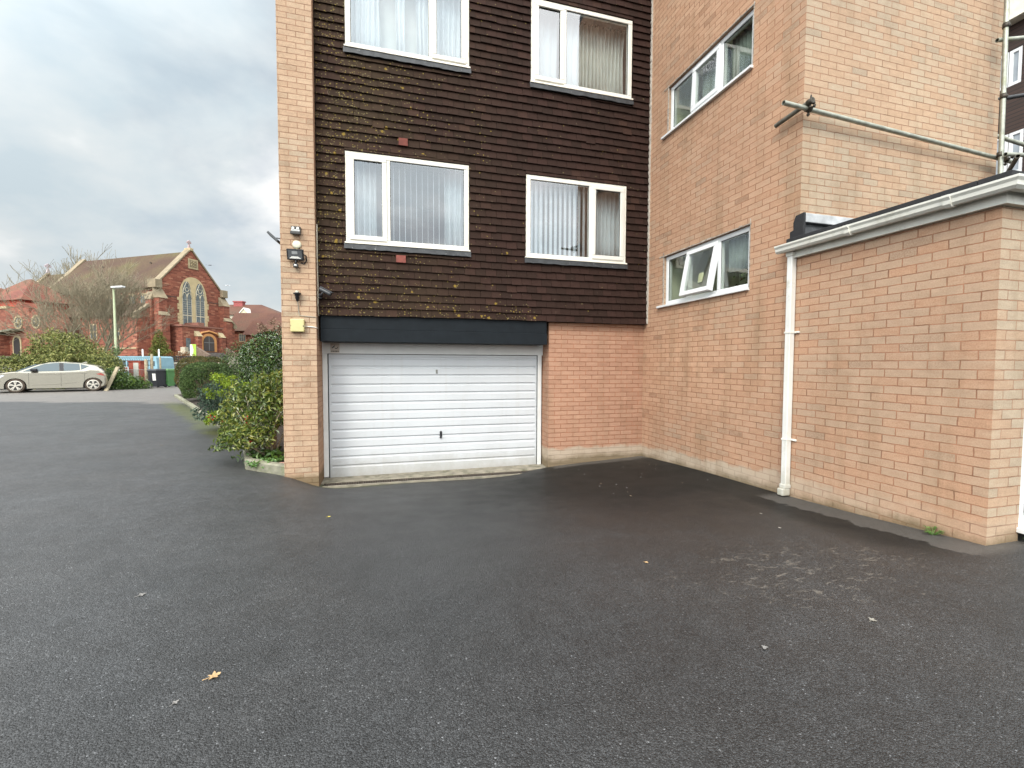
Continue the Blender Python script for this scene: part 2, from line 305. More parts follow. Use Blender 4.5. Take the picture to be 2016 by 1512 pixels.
def splash(m, z0, z1, col, amt, sc=6.0):
    """mud splashed up the foot of a painted surface, and grime run down it"""
    t = m.node_tree; L = t.links.new; b = t.nodes['Principled BSDF']; c = b.inputs['Base Color'].links[0].from_socket
    g = N(t, 'ShaderNodeNewGeometry'); sp = N(t, 'ShaderNodeSeparateXYZ'); L(g.outputs['Position'], sp.inputs[0]); nz = N(t, 'ShaderNodeTexNoise'); nz.inputs['Scale'].default_value = sc; nz.inputs['Detail'].default_value = 8; nz.inputs['Roughness'].default_value = .7; L(g.outputs['Position'], nz.inputs[0])
    h = math_n(t, 'ADD', sp.outputs[2], math_n(t, 'MULTIPLY', math_n(t, 'SUBTRACT', nz.outputs[0], .5), .5)); r_ = N(t, 'ShaderNodeMapRange'); L(h, r_.inputs[0]); r_.inputs[1].default_value = z0; r_.inputs[2].default_value = z1; r_.inputs[3].default_value = amt; r_.inputs[4].default_value = 0.0
    c = mixc(t, r_.outputs[0], c, col)
    sv = N(t, 'ShaderNodeVectorMath', operation='MULTIPLY'); L(g.outputs['Position'], sv.inputs[0]); sv.inputs[1].default_value = (14, 14, .8); n2_ = N(t, 'ShaderNodeTexNoise'); n2_.inputs['Scale'].default_value = 1; n2_.inputs['Detail'].default_value = 5; L(sv.outputs[0], n2_.inputs[0]); rr = ramp(t, [(.54, 0.0), (.80, .18)]); L(n2_.outputs[0], rr.inputs[0]); c = mixc(t, rr.outputs[0], c, tuple(x*1.6 for x in col)); L(c, b.inputs['Base Color'])
splash(MT['doorpaint'], -.45, -.05, (.24, .21, .16), .55); splash(MT['pipe'], -.15, .25, (.22, .20, .12), .6)
MT['iron'] = plain('rusty_iron', (.060, .045, .034), .8, .4, 25)
MT['galv'] = plain('galvanised_steel', (.36, .37, .31), .45, .25, 14, .0006, 50, metal=.55, dirt=((.24, .25, .12), 9, .55, .6))
MT['galv_dark'] = plain('worn_dark_tube', (.13, .12, .095), .6, .3, 14, .0006, 50, metal=.3)
MT['coupler'] = plain('oily_coupler', (.055, .046, .035), .5, .4, 30, metal=.5)
MT['black'] = plain('black_plastic', (.014, .014, .017), .4, .1)
MT['white'] = plain('white_plastic', (.78, .77, .72), .4, .05)
MT['cream'] = plain('cream_plastic', s2l((192, 182, 128)), .4, .04)
MT['cable'] = plain('grey_cable', (.30, .27, .22), .6, .1)
MT['glass_front'] = glass_mat('sky_reflecting_glass', 0.13, (.88, .91, .92))
MT['glass_side'] = glass_mat('wing_window_glass', 0.10, (.90, .93, .90))
MT['curtain'] = plain('white_net_curtain', (.60, .625, .62), .9, .06, 5)
MT['curtain_dim'] = plain('pale_blue_curtain', (.46, .50, .505), .9, .06, 5)
MT['curtain_wing'] = plain('grey_green_curtain', (.30, .33, .30), .9, .1, 5)
MT['curtain_brown'] = plain('taupe_curtain', (.62, .61, .54), .95, .12, 5)
MT['blind'] = plain('white_blind_fabric', (.80, .82, .84), .85, .04, 4)
MT['room'] = plain('room_plaster', (.20, .19, .17), .9, .05, 2)
MT['room_pale'] = plain('pale_green_plaster', (.74, .75, .60), .9, .05, 2)
# ------------------------------------------------------------------ the ground
GP = [(4.4,7.1,-.285),(2.7,7.1,-.375),(1.8,6.95,-.445),(0.8,6.95,-.45),(-.2,6.95,-.445),(-.9,6.9,-.415),(-1.3,6.8,-.23),(4.4,5.3,-.18),(4.4,4.1,-.14),(4.4,3.2,-.09),(4.4,2.3,-.025),(2,5.4,-.27),(0,5.4,-.27),(2,4,-.14),(0,4,-.14),
      (.8,7.5,-.50),(2.6,7.5,-.46),(-.9,7.5,-.46),(2,2,-.02),(0,2,-.02),(0,0,.03),(4,0,.06),(-2.2,7.5,-.21),(-3,5,-.11),(-3,2,-.03),(-2.6,9.4,-.2),(-3.9,11.8,-.15),(-6,16,-.08),(-7.5,19,-.05),(-8,8,-.08),
      (-12,14,-.05),(-13,25,-.05),(-20,20,-.05),(-30,30,-.03),(-10,30,-.05),(8,-4,.1),(-8,-6,0),(-25,5,0),(7,2,0),(7,0,.05),(-6,24,-.05),(0,18,-.1),(6,12,-.2)]
_P = np.array(GP); _n = len(_P)
def _phi(r): return np.where(r > 1e-9, r*r*np.log(np.maximum(r, 1e-9)), 0)
_D = np.hypot(_P[:, None, 0]-_P[None, :, 0], _P[:, None, 1]-_P[None, :, 1])
_K = np.block([[_phi(_D)+1e-4*np.eye(_n), np.c_[np.ones(_n), _P[:, :2]]], [np.c_[np.ones(_n), _P[:, :2]].T, np.zeros((3, 3))]])
_wt = np.linalg.solve(_K, np.r_[_P[:, 2], 0, 0, 0])
def ground_z(x, y):
    x = np.asarray(x, float); y = np.asarray(y, float)
    r = np.hypot(x[..., None]-_P[:, 0], y[..., None]-_P[:, 1])
    z = _phi(r)@_wt[:_n]+_wt[_n]+_wt[_n+1]*x+_wt[_n+2]*y
    d = np.hypot(x+4, y-9); k = np.clip((d-16)/14, 0, 1); k = k*k*(3-2*k)
    z = z*(1-k)+(-.05)*k
    D = x*HF.x+y*HF.y; s = np.clip((D-46)/8, 0, 1); s = s*s*(3-2*s)
    return z+2.2*s
def gz(x, y): return float(ground_z(np.array([x]), np.array([y]))[0])
def axis_pts(segs):
    out = []
    for a, b, st in segs: out += list(np.arange(a, b, st))
    return np.array(out+[segs[-1][1]])
gx = axis_pts([(-420, -80, 34), (-80, -32, 4), (-32, -6, 1.0), (-6, -2.5, .35), (-2.5, 5.0, .15), (5.0, 12, 1.0), (12, 60, 6), (60, 420, 40)])
gy = axis_pts([(-420, -60, 40), (-60, -8, 6), (-8, 0, 1.0), (0, 8.4, .15), (8.4, 28, .8), (28, 80, 3), (80, 420, 34)])
GX, GY = np.meshgrid(gx, gy); GZ = ground_z(GX, GY)
mb = MB(); mb.v = [tuple(a) for a in np.stack([GX.ravel(), GY.ravel(), GZ.ravel()], 1)]
nx = len(gx)
for j in range(len(gy)-1):
    for i in range(nx-1): mb.f.append((j*nx+i, j*nx+i+1, (j+1)*nx+i+1, (j+1)*nx+i)); mb.sm.append(True)
def asphalt_mat():
    m, t, b = new_mat('tarmac'); L = t.links.new
    g = N(t, 'ShaderNodeNewGeometry'); P = g.outputs['Position']; sp = N(t, 'ShaderNodeSeparateXYZ'); L(P, sp.inputs[0]); X, Y = sp.outputs[0], sp.outputs[1]
    def noise(sc, det=4, ro=.55):
        n = N(t, 'ShaderNodeTexNoise'); n.inputs['Scale'].default_value = sc; n.inputs['Detail'].default_value = det; n.inputs['Roughness'].default_value = ro; L(P, n.inputs[0]); return n.outputs[0]
    def vor(sc):
        n = N(t, 'ShaderNodeTexVoronoi'); n.inputs['Scale'].default_value = sc; L(P, n.inputs[0]); return n
    def mr(v, a, b_, c, d, sm=True):
        n = N(t, 'ShaderNodeMapRange', interpolation_type='SMOOTHSTEP' if sm else 'LINEAR'); L(v, n.inputs[0])
        for i, q in enumerate((a, b_, c, d)): n.inputs[i+1].default_value = q
        return n.outputs[0]
    def mul(a, b_): return math_n(t, 'MULTIPLY', a, b_)
    v = vor(170.0)                                     # the stones in the tarmac
    st = N(t, 'ShaderNodeSeparateColor'); L(v.outputs['Color'], st.inputs[0])
    r1 = ramp(t, [(0.0, .012), (.45, .031), (.85, .053), (.990, .072), (1.0, .20)]); L(st.outputs[0], r1.inputs[0])
    tint = mixc(t, noise(1.1, 5), (.98, .95, .94), (.92, .99, 1.07))
    c = mixc(t, 1.0, r1.outputs[0], tint, 'MULTIPLY')
    edge = mr(v.outputs['Distance'], .25, .62, 1.0, .6); c = mixc(t, 1.0, c, edge, 'MULTIPLY')
    n_big = ramp(t, [(.3, .80), (.7, 1.22)]); L(noise(.9, 7, .6), n_big.inputs[0]); c = mixc(t, 1.0, c, n_big.outputs[0], 'MULTIPLY')
    left_sheen = mr(math_n(t, 'ADD', math_n(t, 'ADD', X, mul(Y, -.18)), mul(noise(.5, 4), 2.0)), -3.5, 1.6, 1.75, 1.0); c = mixc(t, 1.0, c, left_sheen, 'MULTIPLY')  # sky sheen of the left-hand tarmac, painted in as paler colour
    n_mid = ramp(t, [(.35, .86), (.65, 1.14)]); L(noise(7, 5), n_mid.inputs[0]); c = mixc(t, 1.0, c, n_mid.outputs[0], 'MULTIPLY')
    # damp tarmac in the garage corner, its missing sky reflection painted in as dark
    wn = mul(math_n(t, 'SUBTRACT', noise(1.3, 7, .7), .5), 1.3)
    dx = math_n(t, 'SUBTRACT', X, 3.1); dy = math_n(t, 'SUBTRACT', Y, 5.6)
    dd = math_n(t, 'ADD', math_n(t, 'SQRT', math_n(t, 'ADD', mul(mul(dx, dx), .55), mul(dy, dy))), wn)
    wet_shade = mr(dd, .1, 3.8, 1.0, 0.0)
    wet_shade = math_n(t, 'MAXIMUM', wet_shade, mul(mul(mr(math_n(t, 'ADD', X, mul(wn, .25)), 3.3, 3.9, 0, .8), mr(Y, 1.9, 2.6, 0, 1)), mr(Y, 6, 4, 0, 1)))
    c = mixc(t, mul(wet_shade, .93), c, (.0150, .0146, .0140))
    # lime scuffs near the wall
    sx = math_n(t, 'SUBTRACT', X, 2.75); sy = math_n(t, 'SUBTRACT', Y, 2.35)
    sd_ = math_n(t, 'SQRT', math_n(t, 'ADD', mul(mul(sx, sx), .5), mul(mul(sy, sy), 2.2)))
    reg = mr(sd_, .35, 1.5, 1.0, 0.0)
    sc = N(t, 'ShaderNodeTexNoise'); sc.inputs['Scale'].default_value = 9.5; sc.inputs['Detail'].default_value = 9; sc.inputs['Roughness'].default_value = .72; sc.inputs['Distortion'].default_value = .8
    sm_ = N(t, 'ShaderNodeMapping'); sm_.inputs['Rotation'].default_value = (0, 0, .5); sm_.inputs['Scale'].default_value = (1.0, 2.2, 1); L(P, sm_.inputs[0]); L(sm_.outputs[0], sc.inputs[0])
    scm = mr(math_n(t, 'ADD', sc.outputs[0], mul(reg, .15)), .69, .79, 0.0, .30)
    c = mixc(t, mul(scm, reg), c, s2l((150, 142, 130)))
    # rusty tint
    ru = mr(noise(2.3, 6), .64, .76, 0, .10); c = mixc(t, mul(ru, mr(dd, 1.2, 3.2, 1, 0)), c, (.060, .034, .020))
    # old tarmac left along the foot of the walls, with a ragged edge
    en = mul(math_n(t, 'SUBTRACT', noise(3.2, 7, .7), .5), .55)
    s1 = mul(mr(math_n(t, 'ADD', X, en), 4.07, 4.085, 0, 1), mr(Y, 4.25, 4.05, 0, 1)); s1 = mul(s1, mr(Y, 2.1, 2.25, 0, 1))
    s2_ = mul(mr(math_n(t, 'ADD', Y, mul(en, .8)), 6.83, 6.85, 0, 1), mr(X, 2.62, 2.72, 0, 1))
    strip = math_n(t, 'MAXIMUM', s1, s2_)
    stc = mixc(t, noise(30, 5), (.060, .056, .052), (.095, .090, .084)); c = mixc(t, strip, c, stc)
    # older, paler tarmac at the far end where the car stands
    fn = mul(math_n(t, 'SUBTRACT', noise(.35, 5), .5), 3.0)
    fd = math_n(t, 'ADD', math_n(t, 'ADD', mul(X, HF.x), mul(Y, HF.y)), fn)
    old = mr(fd, 15.6, 16.2, 0, 1); old = mul(old, mr(fd, 40, 46, 1, 0))
    oc = mixc(t, noise(2.0, 6), (.12, .108, .10), (.19, .172, .158)); c = mixc(t, mul(old, .92), c, oc)
    # moss creeping out from the kerb
    kx = math_n(t, 'ADD', mul(math_n(t, 'SUBTRACT', X, -2.6), .888), mul(math_n(t, 'SUBTRACT', Y, 9.4), .459))   # metres from the kerb line
    mn = mul(math_n(t, 'SUBTRACT', noise(3.0, 7, .7), .5), 1.1)
    mo = mr(math_n(t, 'ADD', math_n(t, 'ABSOLUTE', math_n(t, 'ADD', kx, -.05)), mn), .12, .42, .8, 0.0)
    mo = mul(mo, mul(mr(Y, 9.0, 11.0, 0, 1), mr(Y, 17, 20, 1, 0)))
    c = mixc(t, mo, c, mixc(t, noise(14), (.045, .058, .012), (.10, .105, .028)))
    md = mul(mr(math_n(t, 'ADD', Y, mul(en, .5)), 6.72, 6.86, 0, .8), mul(mr(X, -1.2, -.9, 0, 1), mr(X, -.2, .5, 1, 0)))
    c = mixc(t, md, c, (.05, .055, .018))
    # earth beyond the car park
    far = mr(fd, 42, 47, 0, 1); c = mixc(t, far, c, (.09, .085, .05))
    L(c, b.inputs['Base Color'])
    rr = mr(noise(3.5, 5), .35, .65, .42, .48); L(math_n(t, 'SUBTRACT', rr, mul(wet_shade, .10)), b.inputs['Roughness']); L(mr(wet_shade, 0, .9, .5, .02), b.inputs['Specular IOR Level'])
    h = math_n(t, 'ADD', mul(v.outputs['Distance'], -1.0), mul(noise(240, 3), .5))
    bp = N(t, 'ShaderNodeBump'); bp.inputs['Strength'].default_value = .8; bp.inputs['Distance'].default_value = .004; L(h, bp.inputs['Height']); L(bp.outputs[0], b.inputs['Normal'])
    return m
MT['tarmac'] = asphalt_mat()
mb.build('ground', MT['tarmac'], kind='structure', recalc=False)

# ------------------------------------------------------------------ wall with openings
def wall(mb, axis, c, u0, u1, z0, z1, holes=(), depth=0.1, inward=1):
    """upright sheet at x=c (axis 'x') or y=c (axis 'y') with reveals running back from each opening"""
    us = sorted({u0, u1, *[h[0] for h in holes], *[h[1] for h in holes]}); zs = sorted({z0, z1, *[h[2] for h in holes], *[h[3] for h in holes]})
    P = (lambda u, z, d=0: (c+d*inward, u, z)) if axis == 'x' else (lambda u, z, d=0: (u, c+d*inward, z))
    for a, b in zip(us, us[1:]):
        for q, r_ in zip(zs, zs[1:]):
            um, zm = (a+b)/2, (q+r_)/2
            if any(h[0] < um < h[1] and h[2] < zm < h[3] for h in holes): continue
            mb.face([P(a, q), P(b, q), P(b, r_), P(a, r_)])
    for h in holes:
        a, b, q, r_ = h
        for s_ in (((a, q), (b, q)), ((b, q), (b, r_)), ((b, r_), (a, r_)), ((a, r_), (a, q))):
            mb.face([P(*s_[0]), P(*s_[1]), P(*s_[1], depth), P(*s_[0], depth)])

bld = thing('apartment_building', 'block of flats, dark tile-hung front over a white garage door, buff brick wing projecting', 'building', (-1.36, 6.85, -.4))
# front pier and flank
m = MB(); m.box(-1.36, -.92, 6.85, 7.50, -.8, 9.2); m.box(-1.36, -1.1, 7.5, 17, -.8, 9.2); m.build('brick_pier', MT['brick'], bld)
m = MB(); wall(m, 'y', 7.10, 2.625, 4.41, -.8, 2.06); m.face([(2.625, 7.10, -.8), (2.625, 7.5, -.8), (2.625, 7.5, 2.06), (2.625, 7.10, 2.06)]); m.build('brick_wall', MT['brick_red'], bld, recalc=False)
# windows of the front: x0, x1, z0, z1
FW = [(-.52, 1.26, 3.08, 4.385), (2.19, 3.96, 3.05, 4.36), (-.50, 1.265, 5.82, 7.13), (2.262, 4.03, 5.785, 7.085)]
m = MB(); wall(m, 'y', 7.06, -.92, 4.40, 2.04, 9.2, FW, .35); m.face([(-.92, 6.985, 2.055), (4.40, 6.985, 2.055), (4.40, 7.11, 2.055), (-.92, 7.11, 2.055)]); m.build('backing_wall', plain('dark_batten', (.03, .024, .02), .9), bld, recalc=False)
# hung tiles, each cut round the windows
def tiles():
    mb = MB(); rnd = random.Random(3)
    rh, tw = 0.1135, 0.168; row = 0; z = 2.05
    while z < 9.2:
        off = 0 if row % 2 else tw/2; x = -.905-off
        sag = rnd.uniform(-.002, .002)
        while x < 4.392:
            a, b = max(x+.0020, -.905), min(x+tw-.0020, 4.392); jz = rnd.uniform(-.004, .004)+sag+.005*math.sin(x*1.3+row*.35)+(.0 if rnd.random() > .012 else -rnd.uniform(.008, .022)); jy = rnd.uniform(-.004, .004)
            if b-a > .012:
                segs = [(a, b, z+jz, z+rh+.02)]
                for (h0, h1, q0, q1) in FW:
                    H0, H1, Q0, Q1 = h0-.012, h1+.012, q0-.09, q1+.012
                    new = []
                    for (p, q, e, f) in segs:
                        if q <= H0 or p >= H1 or f-.02 <= Q0 or e >= Q1: new.append((p, q, e, f)); continue
                        if p < H0: new.append((p, H0, e, f))
                        if q > H1: new.append((H1, q, e, f))
                        if f-.02 > Q1+.01 and e < Q1: new.append((max(p, H0), min(q, H1), Q1, f))
                        if e < Q0-.01: new.append((max(p, H0), min(q, H1), e, min(f, Q0)))
                    segs = new
                for (p, q, e, f) in segs:
                    if q-p < .008 or f-e < .01: continue
                    yb = 6.982+jy; yt = 6.982+.026*(f-e)/rh+jy*.3; th = .014
                    V = [(p, yb, e), (q, yb+rnd.uniform(-.001, .001), e), (q, yt, f), (p, yt, f), (p, yb+th, e), (q, yb+th, e), (q, yt+th, f), (p, yt+th, f)]
                    mb.mesh(V, [(0, 1, 2, 3), (5, 4, 7, 6), (4, 5, 1, 0), (1, 5, 6, 2), (4, 0, 3, 7)])
            x += tw
        z += rh; row += 1
    return mb
def tile_mat():
    m, t, b = new_mat('brown_hung_tile'); L = t.links.new
    g = N(t, 'ShaderNodeNewGeometry'); P = g.outputs['Position']; sp = N(t, 'ShaderNodeSeparateXYZ'); L(P, sp.inputs[0])
    def noise(sc, det=5, ro=.55):
        n = N(t, 'ShaderNodeTexNoise'); n.inputs['Scale'].default_value = sc; n.inputs['Detail'].default_value = det; n.inputs['Roughness'].default_value = ro; L(P, n.inputs[0]); return n.outputs[0]
    def mr(v, a, b_, c, d):
        n = N(t, 'ShaderNodeMapRange', interpolation_type='SMOOTHSTEP'); L(v, n.inputs[0])
        for i, q in enumerate((a, b_, c, d)): n.inputs[i+1].default_value = q
        return n.outputs[0]
    mul = lambda a, b_: math_n(t, 'MULTIPLY', a, b_)
    rp = ramp(t, [(0, s2l((43, 31, 26))), (.5, s2l((48, 34, 29))), (.93, s2l((53, 37, 32))), (1, s2l((59, 42, 35)))]); L(g.outputs['Random Per Island'], rp.inputs[0]); c = rp.outputs[0]
    wr = ramp(t, [(.3, .78), (.7, 1.2)]); L(noise(40, 6, .7), wr.inputs[0]); c = mixc(t, 1.0, c, wr.outputs[0], 'MULTIPLY')
    # weathered, greenish towards the open left-hand side
    lf = mr(sp.outputs[0], -.9, 2.4, 1, 0)
    gr = mul(mul(lf, mr(noise(1.2, 6), .35, .65, .15, .75)), .6); c = mixc(t, gr, c, s2l((66, 56, 39)))
    # lichen
    col = mr(noise(.8, 5), .40, .62, 0, 1)
    low = mul(mul(mr(sp.outputs[2], 2.34, 2.12, 0, 1), mr(sp.outputs[0], 2.6, 2.0, 0, 1)), mr(math_n(t, 'ABSOLUTE', math_n(t, 'SUBTRACT', sp.outputs[0], 1.9)), .9, .3, .7, 1.25))
    dens = math_n(t, 'ADD', math_n(t, 'ADD', mul(mul(lf, lf), .07), mul(col, mul(lf, .19))), math_n(t, 'ADD', mul(low, .13), mr(sp.outputs[0], -.30, -.85, 0, .055)))
    clus = mr(noise(1.7, 6, .65), .36, .66, .25, 1.5)
    p_ = math_n(t, 'ADD', math_n(t, 'ADD', mul(mul(lf, lf), .34), mul(lf, .10)), math_n(t, 'ADD', mul(low, .42), mr(sp.outputs[0], -.25, -.8, 0.012, .26)))
    p_ = mul(mul(p_, clus), .50)
    for sc, pk, cA, rad in ((17, .26, (126, 104, 46), .36), (34, .8, (124, 107, 56), .42), (60, .8, (118, 107, 74), .45)):
        v = N(t, 'ShaderNodeTexVoronoi'); v.inputs['Scale'].default_value = sc; wv = N(t, 'ShaderNodeVectorMath', operation='MULTIPLY'); L(P, wv.inputs[0]); wv.inputs[1].default_value = (1, .2, 1)
        nd = N(t, 'ShaderNodeTexNoise'); nd.inputs['Scale'].default_value = sc*1.6; L(P, nd.inputs[0]); wa = N(t, 'ShaderNodeVectorMath', operation='MULTIPLY_ADD'); L(nd.outputs['Color'], wa.inputs[0]); wa.inputs[1].default_value = (.5/sc, 0, .5/sc); L(wv.outputs[0], wa.inputs[2]); L(wa.outputs[0], v.inputs[0])
        sc_ = N(t, 'ShaderNodeSeparateColor'); L(v.outputs['Color'], sc_.inputs[0])
        on = math_n(t, 'LESS_THAN', sc_.outputs[0], mul(p_, pk)); r_ = mul(sc_.outputs[1], rad); inside = mr(math_n(t, 'SUBTRACT', v.outputs['Distance'], r_), .02, .10, .85, 0)
        c = mixc(t, mul(on, inside), c, s2l(cA))
    # a little lime run-off
    sv = N(t, 'ShaderNodeVectorMath', operation='MULTIPLY'); L(P, sv.inputs[0]); sv.inputs[1].default_value = (34, 34, 3)
    n = N(t, 'ShaderNodeTexNoise'); n.inputs['Scale'].default_value = 1; n.inputs['Detail'].default_value = 4; L(sv.outputs[0], n.inputs[0])
    c = mixc(t, mr(n.outputs[0], .70, .77, 0, .30), c, s2l((150, 132, 110)))
    L(c, b.inputs['Base Color']); b.inputs['Roughness'].default_value = .8; b.inputs['Specular IOR Level'].default_value = .10
    bp = N(t, 'ShaderNodeBump'); bp.inputs['Distance'].default_value = .0015; L(noise(120, 5, .7), bp.inputs['Height']); L(bp.outputs[0], b.inputs['Normal'])
    return m
MT['tile'] = tile_mat()
tiles().build('tile_cladding', MT['tile'], bld)
m = MB()
m.box(-.015-.0, .13, 6.970, 6.985, 2.05+.1135*21+.006, 2.05+.1135*22-.004); m.box(.17, .305, 6.970, 6.985, 2.05+.1135*7+.006, 2.05+.1135*8-.004)
m = MB(); m.box(.17, .31, 6.968, 6.984, 2.05+.1135*7+.004, 2.05+.1135*8-.004); m.build('vent_tile', plain('red_vent_tile', s2l((120, 62, 52)), .8, .2, 20), bld, label='red terracotta vent tile under the lower left window')
m = MB(); m.box(.22, .35, 6.968, 6.984, 2.05+.1135*22+.004, 2.05+.1135*23-.004); m.build('vent_tile', plain('dull_red_vent_tile', s2l((104, 52, 42)), .85, .2, 20), bld, label='dull red vent tile above the lower left window')
# ragged mortar fillet where the tiles meet the wing
m = MB(); rnd = random.Random(5); z = 2.05
while z < 9.1:
    h = rnd.uniform(.05, .14); m.box(4.385+rnd.uniform(-.003, .004), 4.402, 6.952+rnd.uniform(-.004, .008), 7.03, z, z+h-.002); z += h
m.build('mortar_fillet', plain('pale_mortar', (.46, .41, .35), .95, .25, 20), bld)

def frame_rect(mb, P, a, b, q, r_, w_, d0, d1):
    """mitred-looking frame: bars of width w_ round the rectangle, from depth d0 to d1"""
    for (s0, s1, t0, t1) in ((a, b, r_-w_, r_), (a, b, q, q+w_), (a, a+w_, q+w_, r_-w_), (b-w_, b, q+w_, r_-w_)): barP(mb, P, s0, s1, t0, t1, d0, d1)
def barP(mb, P, a, b, q, r_, d0, d1, bev=.006):
    c = min(bev, (b-a)/3, (r_-q)/3)
    V = [P(a, q, d1), P(b, q, d1), P(b, r_, d1), P(a, r_, d1), P(a, q, d0+c), P(b, q, d0+c), P(b, r_, d0+c), P(a, r_, d0+c), P(a+c, q+c, d0), P(b-c, q+c, d0), P(b-c, r_-c, d0), P(a+c, r_-c, d0)]
    mb.mesh(V, [(0, 1, 5, 4), (1, 2, 6, 5), (2, 3, 7, 6), (3, 0, 4, 7), (4, 5, 9, 8), (5, 6, 10, 9), (6, 7, 11, 10), (7, 4, 8, 11), (8, 9, 10, 11), (3, 2, 1, 0)])
PF = lambda u, z, d=0: (u, 6.985+d, z)           # front windows: depth runs into the building
def front_window(hole, mull, sash_side, label, flash_label):
    x0, x1, z0, z1 = hole
    m = MB(); fw = .058
    frame_rect(m, PF, x0+.012, x1-.012, z0+.02, z1-.012, fw, 0, .07); barP(m, PF, mull-.032, mull+.032, z0+.02+fw, z1-.012-fw, .001, .07)
    win = m.build('window', MT['upvc'], bld, label=label)
    # old timber sub-frame showing at the sides
    m = MB(); barP(m, PF, x0-.004, x0+.0115, z0, z1-.0, .004, .09); barP(m, PF, x1-.0115, x1+.004, z0, z1-.0, .004, .09); barP(m, PF, x0+.0116, x1-.0116, z1-.0115, z1+.0, .006, .09); m.build('sub_frame', MT['upvc_old'], win)
    a, b = (x0+.05, mull-.016) if sash_side < 0 else (mull+.016, x1-.05)
    m = MB(); frame_rect(m, PF, a, b, z0+.055, z1-.05, .066, -.020, .0005); m.build('sash', MT['upvc'], win)
    def pane(p, q, e, f, d):
        m = MB(); m.box(p, q, 6.985+d, 6.985+d+.006, e, f); m.build('pane', MT['glass_front'], win)
        m = MB(); frame_rect(m, PF, p-.002, q+.002, e-.002, f+.002, .007, d-.008, d-.0005); m.build('gasket', MT['gasket'], win)
    pane(a+.066, b-.066, z0+.121, z1-.116, .012)
    if sash_side < 0: pane(mull+.032, x1-.012-fw, z0+.02+fw, z1-.012-fw, .022)
    else: pane(x0+.012+fw, mull-.032, z0+.02+fw, z1-.012-fw, .022)
    m = MB(); m.box(x0-.02, x1+.02, 6.955, 7.06, z0-.004, z0+.0195, b=.004); m.build('sill', MT['upvc_old'], win)
    # lead apron under the sill, wavy lower edge
    m = MB(); k = 26; rnd = random.Random(int(x0*100+z0*10)); top = []; bot = []
    for i in range(k+1):
        u = x0-.03+(x1-x0+.06)*i/k; top.append((u, 6.966+rnd.uniform(-.002, .002), z0-.006)); bot.append((u, 6.958+rnd.uniform(-.004, .004), z0-.080+rnd.uniform(-.006, .006)))
    for i in range(k): m.face([bot[i], bot[i+1], top[i+1], top[i]], True); m.face([(p[0], p[1]+.006, p[2]) for p in (bot[i+1], bot[i], top[i], top[i+1])], True); m.face([bot[i], (bot[i][0], bot[i][1]+.006, bot[i][2]), (bot[i+1][0], bot[i+1][1]+.006, bot[i+1][2]), bot[i+1]])
    m.build('lead_apron', MT['lead'], win, label=flash_label, recalc=False)
    # the room behind
    m = MB(); X0, X1, Z0, Z1 = x0-.35, x1+.35, z0-.75, z1+.25
    for f in ([(X0, 9.9, Z0), (X1, 9.9, Z0), (X1, 9.9, Z1), (X0, 9.9, Z1)], [(X0, 7.42, Z0), (X0, 9.9, Z0), (X0, 9.9, Z1), (X0, 7.42, Z1)], [(X1, 7.42, Z0), (X1, 9.9, Z0), (X1, 9.9, Z1), (X1, 7.42, Z1)],
              [(X0, 7.42, Z0), (X1, 7.42, Z0), (X1, 9.9, Z0), (X0, 9.9, Z0)], [(X0, 7.42, Z1), (X1, 7.42, Z1), (X1, 9.9, Z1), (X0, 9.9, Z1)],
              [(X0, 7.42, Z0), (X1, 7.42, Z0), (X1, 7.42, z0), (X0, 7.42, z0)], [(X0, 7.42, z1), (X1, 7.42, z1), (X1, 7.42, Z1), (X0, 7.42, Z1)], [(X0, 7.42, z0), (x0, 7.42, z0), (x0, 7.42, z1), (X0, 7.42, z1)], [(x1, 7.42, z0), (X1, 7.42, z0), (X1, 7.42, z1), (x1, 7.42, z1)]): m.face(f)
    m.build('room_lining', MT['room'], win, recalc=False)
    return win
front_window(FW[0], .063, -1, 'lower left window with open-slat blinds and a narrow left sash', 'grey lead apron with pale flecks')
front_window(FW[1], 3.31, 1, 'lower right window with wide white blind slats and a right-hand sash', 'dark lead apron under the lower right window')
front_window(FW[2], .696, 1, 'upper left window with white net curtains, cut by the top of the picture', 'lead apron under the upper left window')
front_window(FW[3], 2.82, -1, 'upper right window with one net and one taupe curtain', 'dark lead apron under the upper right window')

def curtain(x0, x1, z0, z1, y, mat, label, folds=7, amp=.040, seed=1):
    rnd = random.Random(seed); m = MB(); n = folds*10; V = []
    ph = [rnd.uniform(-.7, .7) for _ in range(folds+2)]
    for j, z in enumerate((z0, z0+(z1-z0)*.33, z0+(z1-z0)*.66, z1)):
        gather = 1.0-.05*math.sin(math.pi*j/3)
        for i in range(n+1):
            s_ = i/n; k = s_*folds; yy = y+amp*math.sin(2*math.pi*k+ph[int(k)])*(1+.3*math.sin(5*s_+j))
            V.append(((x0+x1)/2+(s_-.5)*(x1-x0)*gather+.008*math.sin(j*2+k), yy, z))
    F = [(j*(n+1)+i, j*(n+1)+i+1, (j+1)*(n+1)+i+1, (j+1)*(n+1)+i) for j in range(3) for i in range(n)]
    m.mesh(V, F, True); o = m.build('curtain', mat, None, label, 'curtain', 'curtains behind the front windows', recalc=False)
    so = o.modifiers.new('cloth', 'SOLIDIFY'); so.thickness = .003
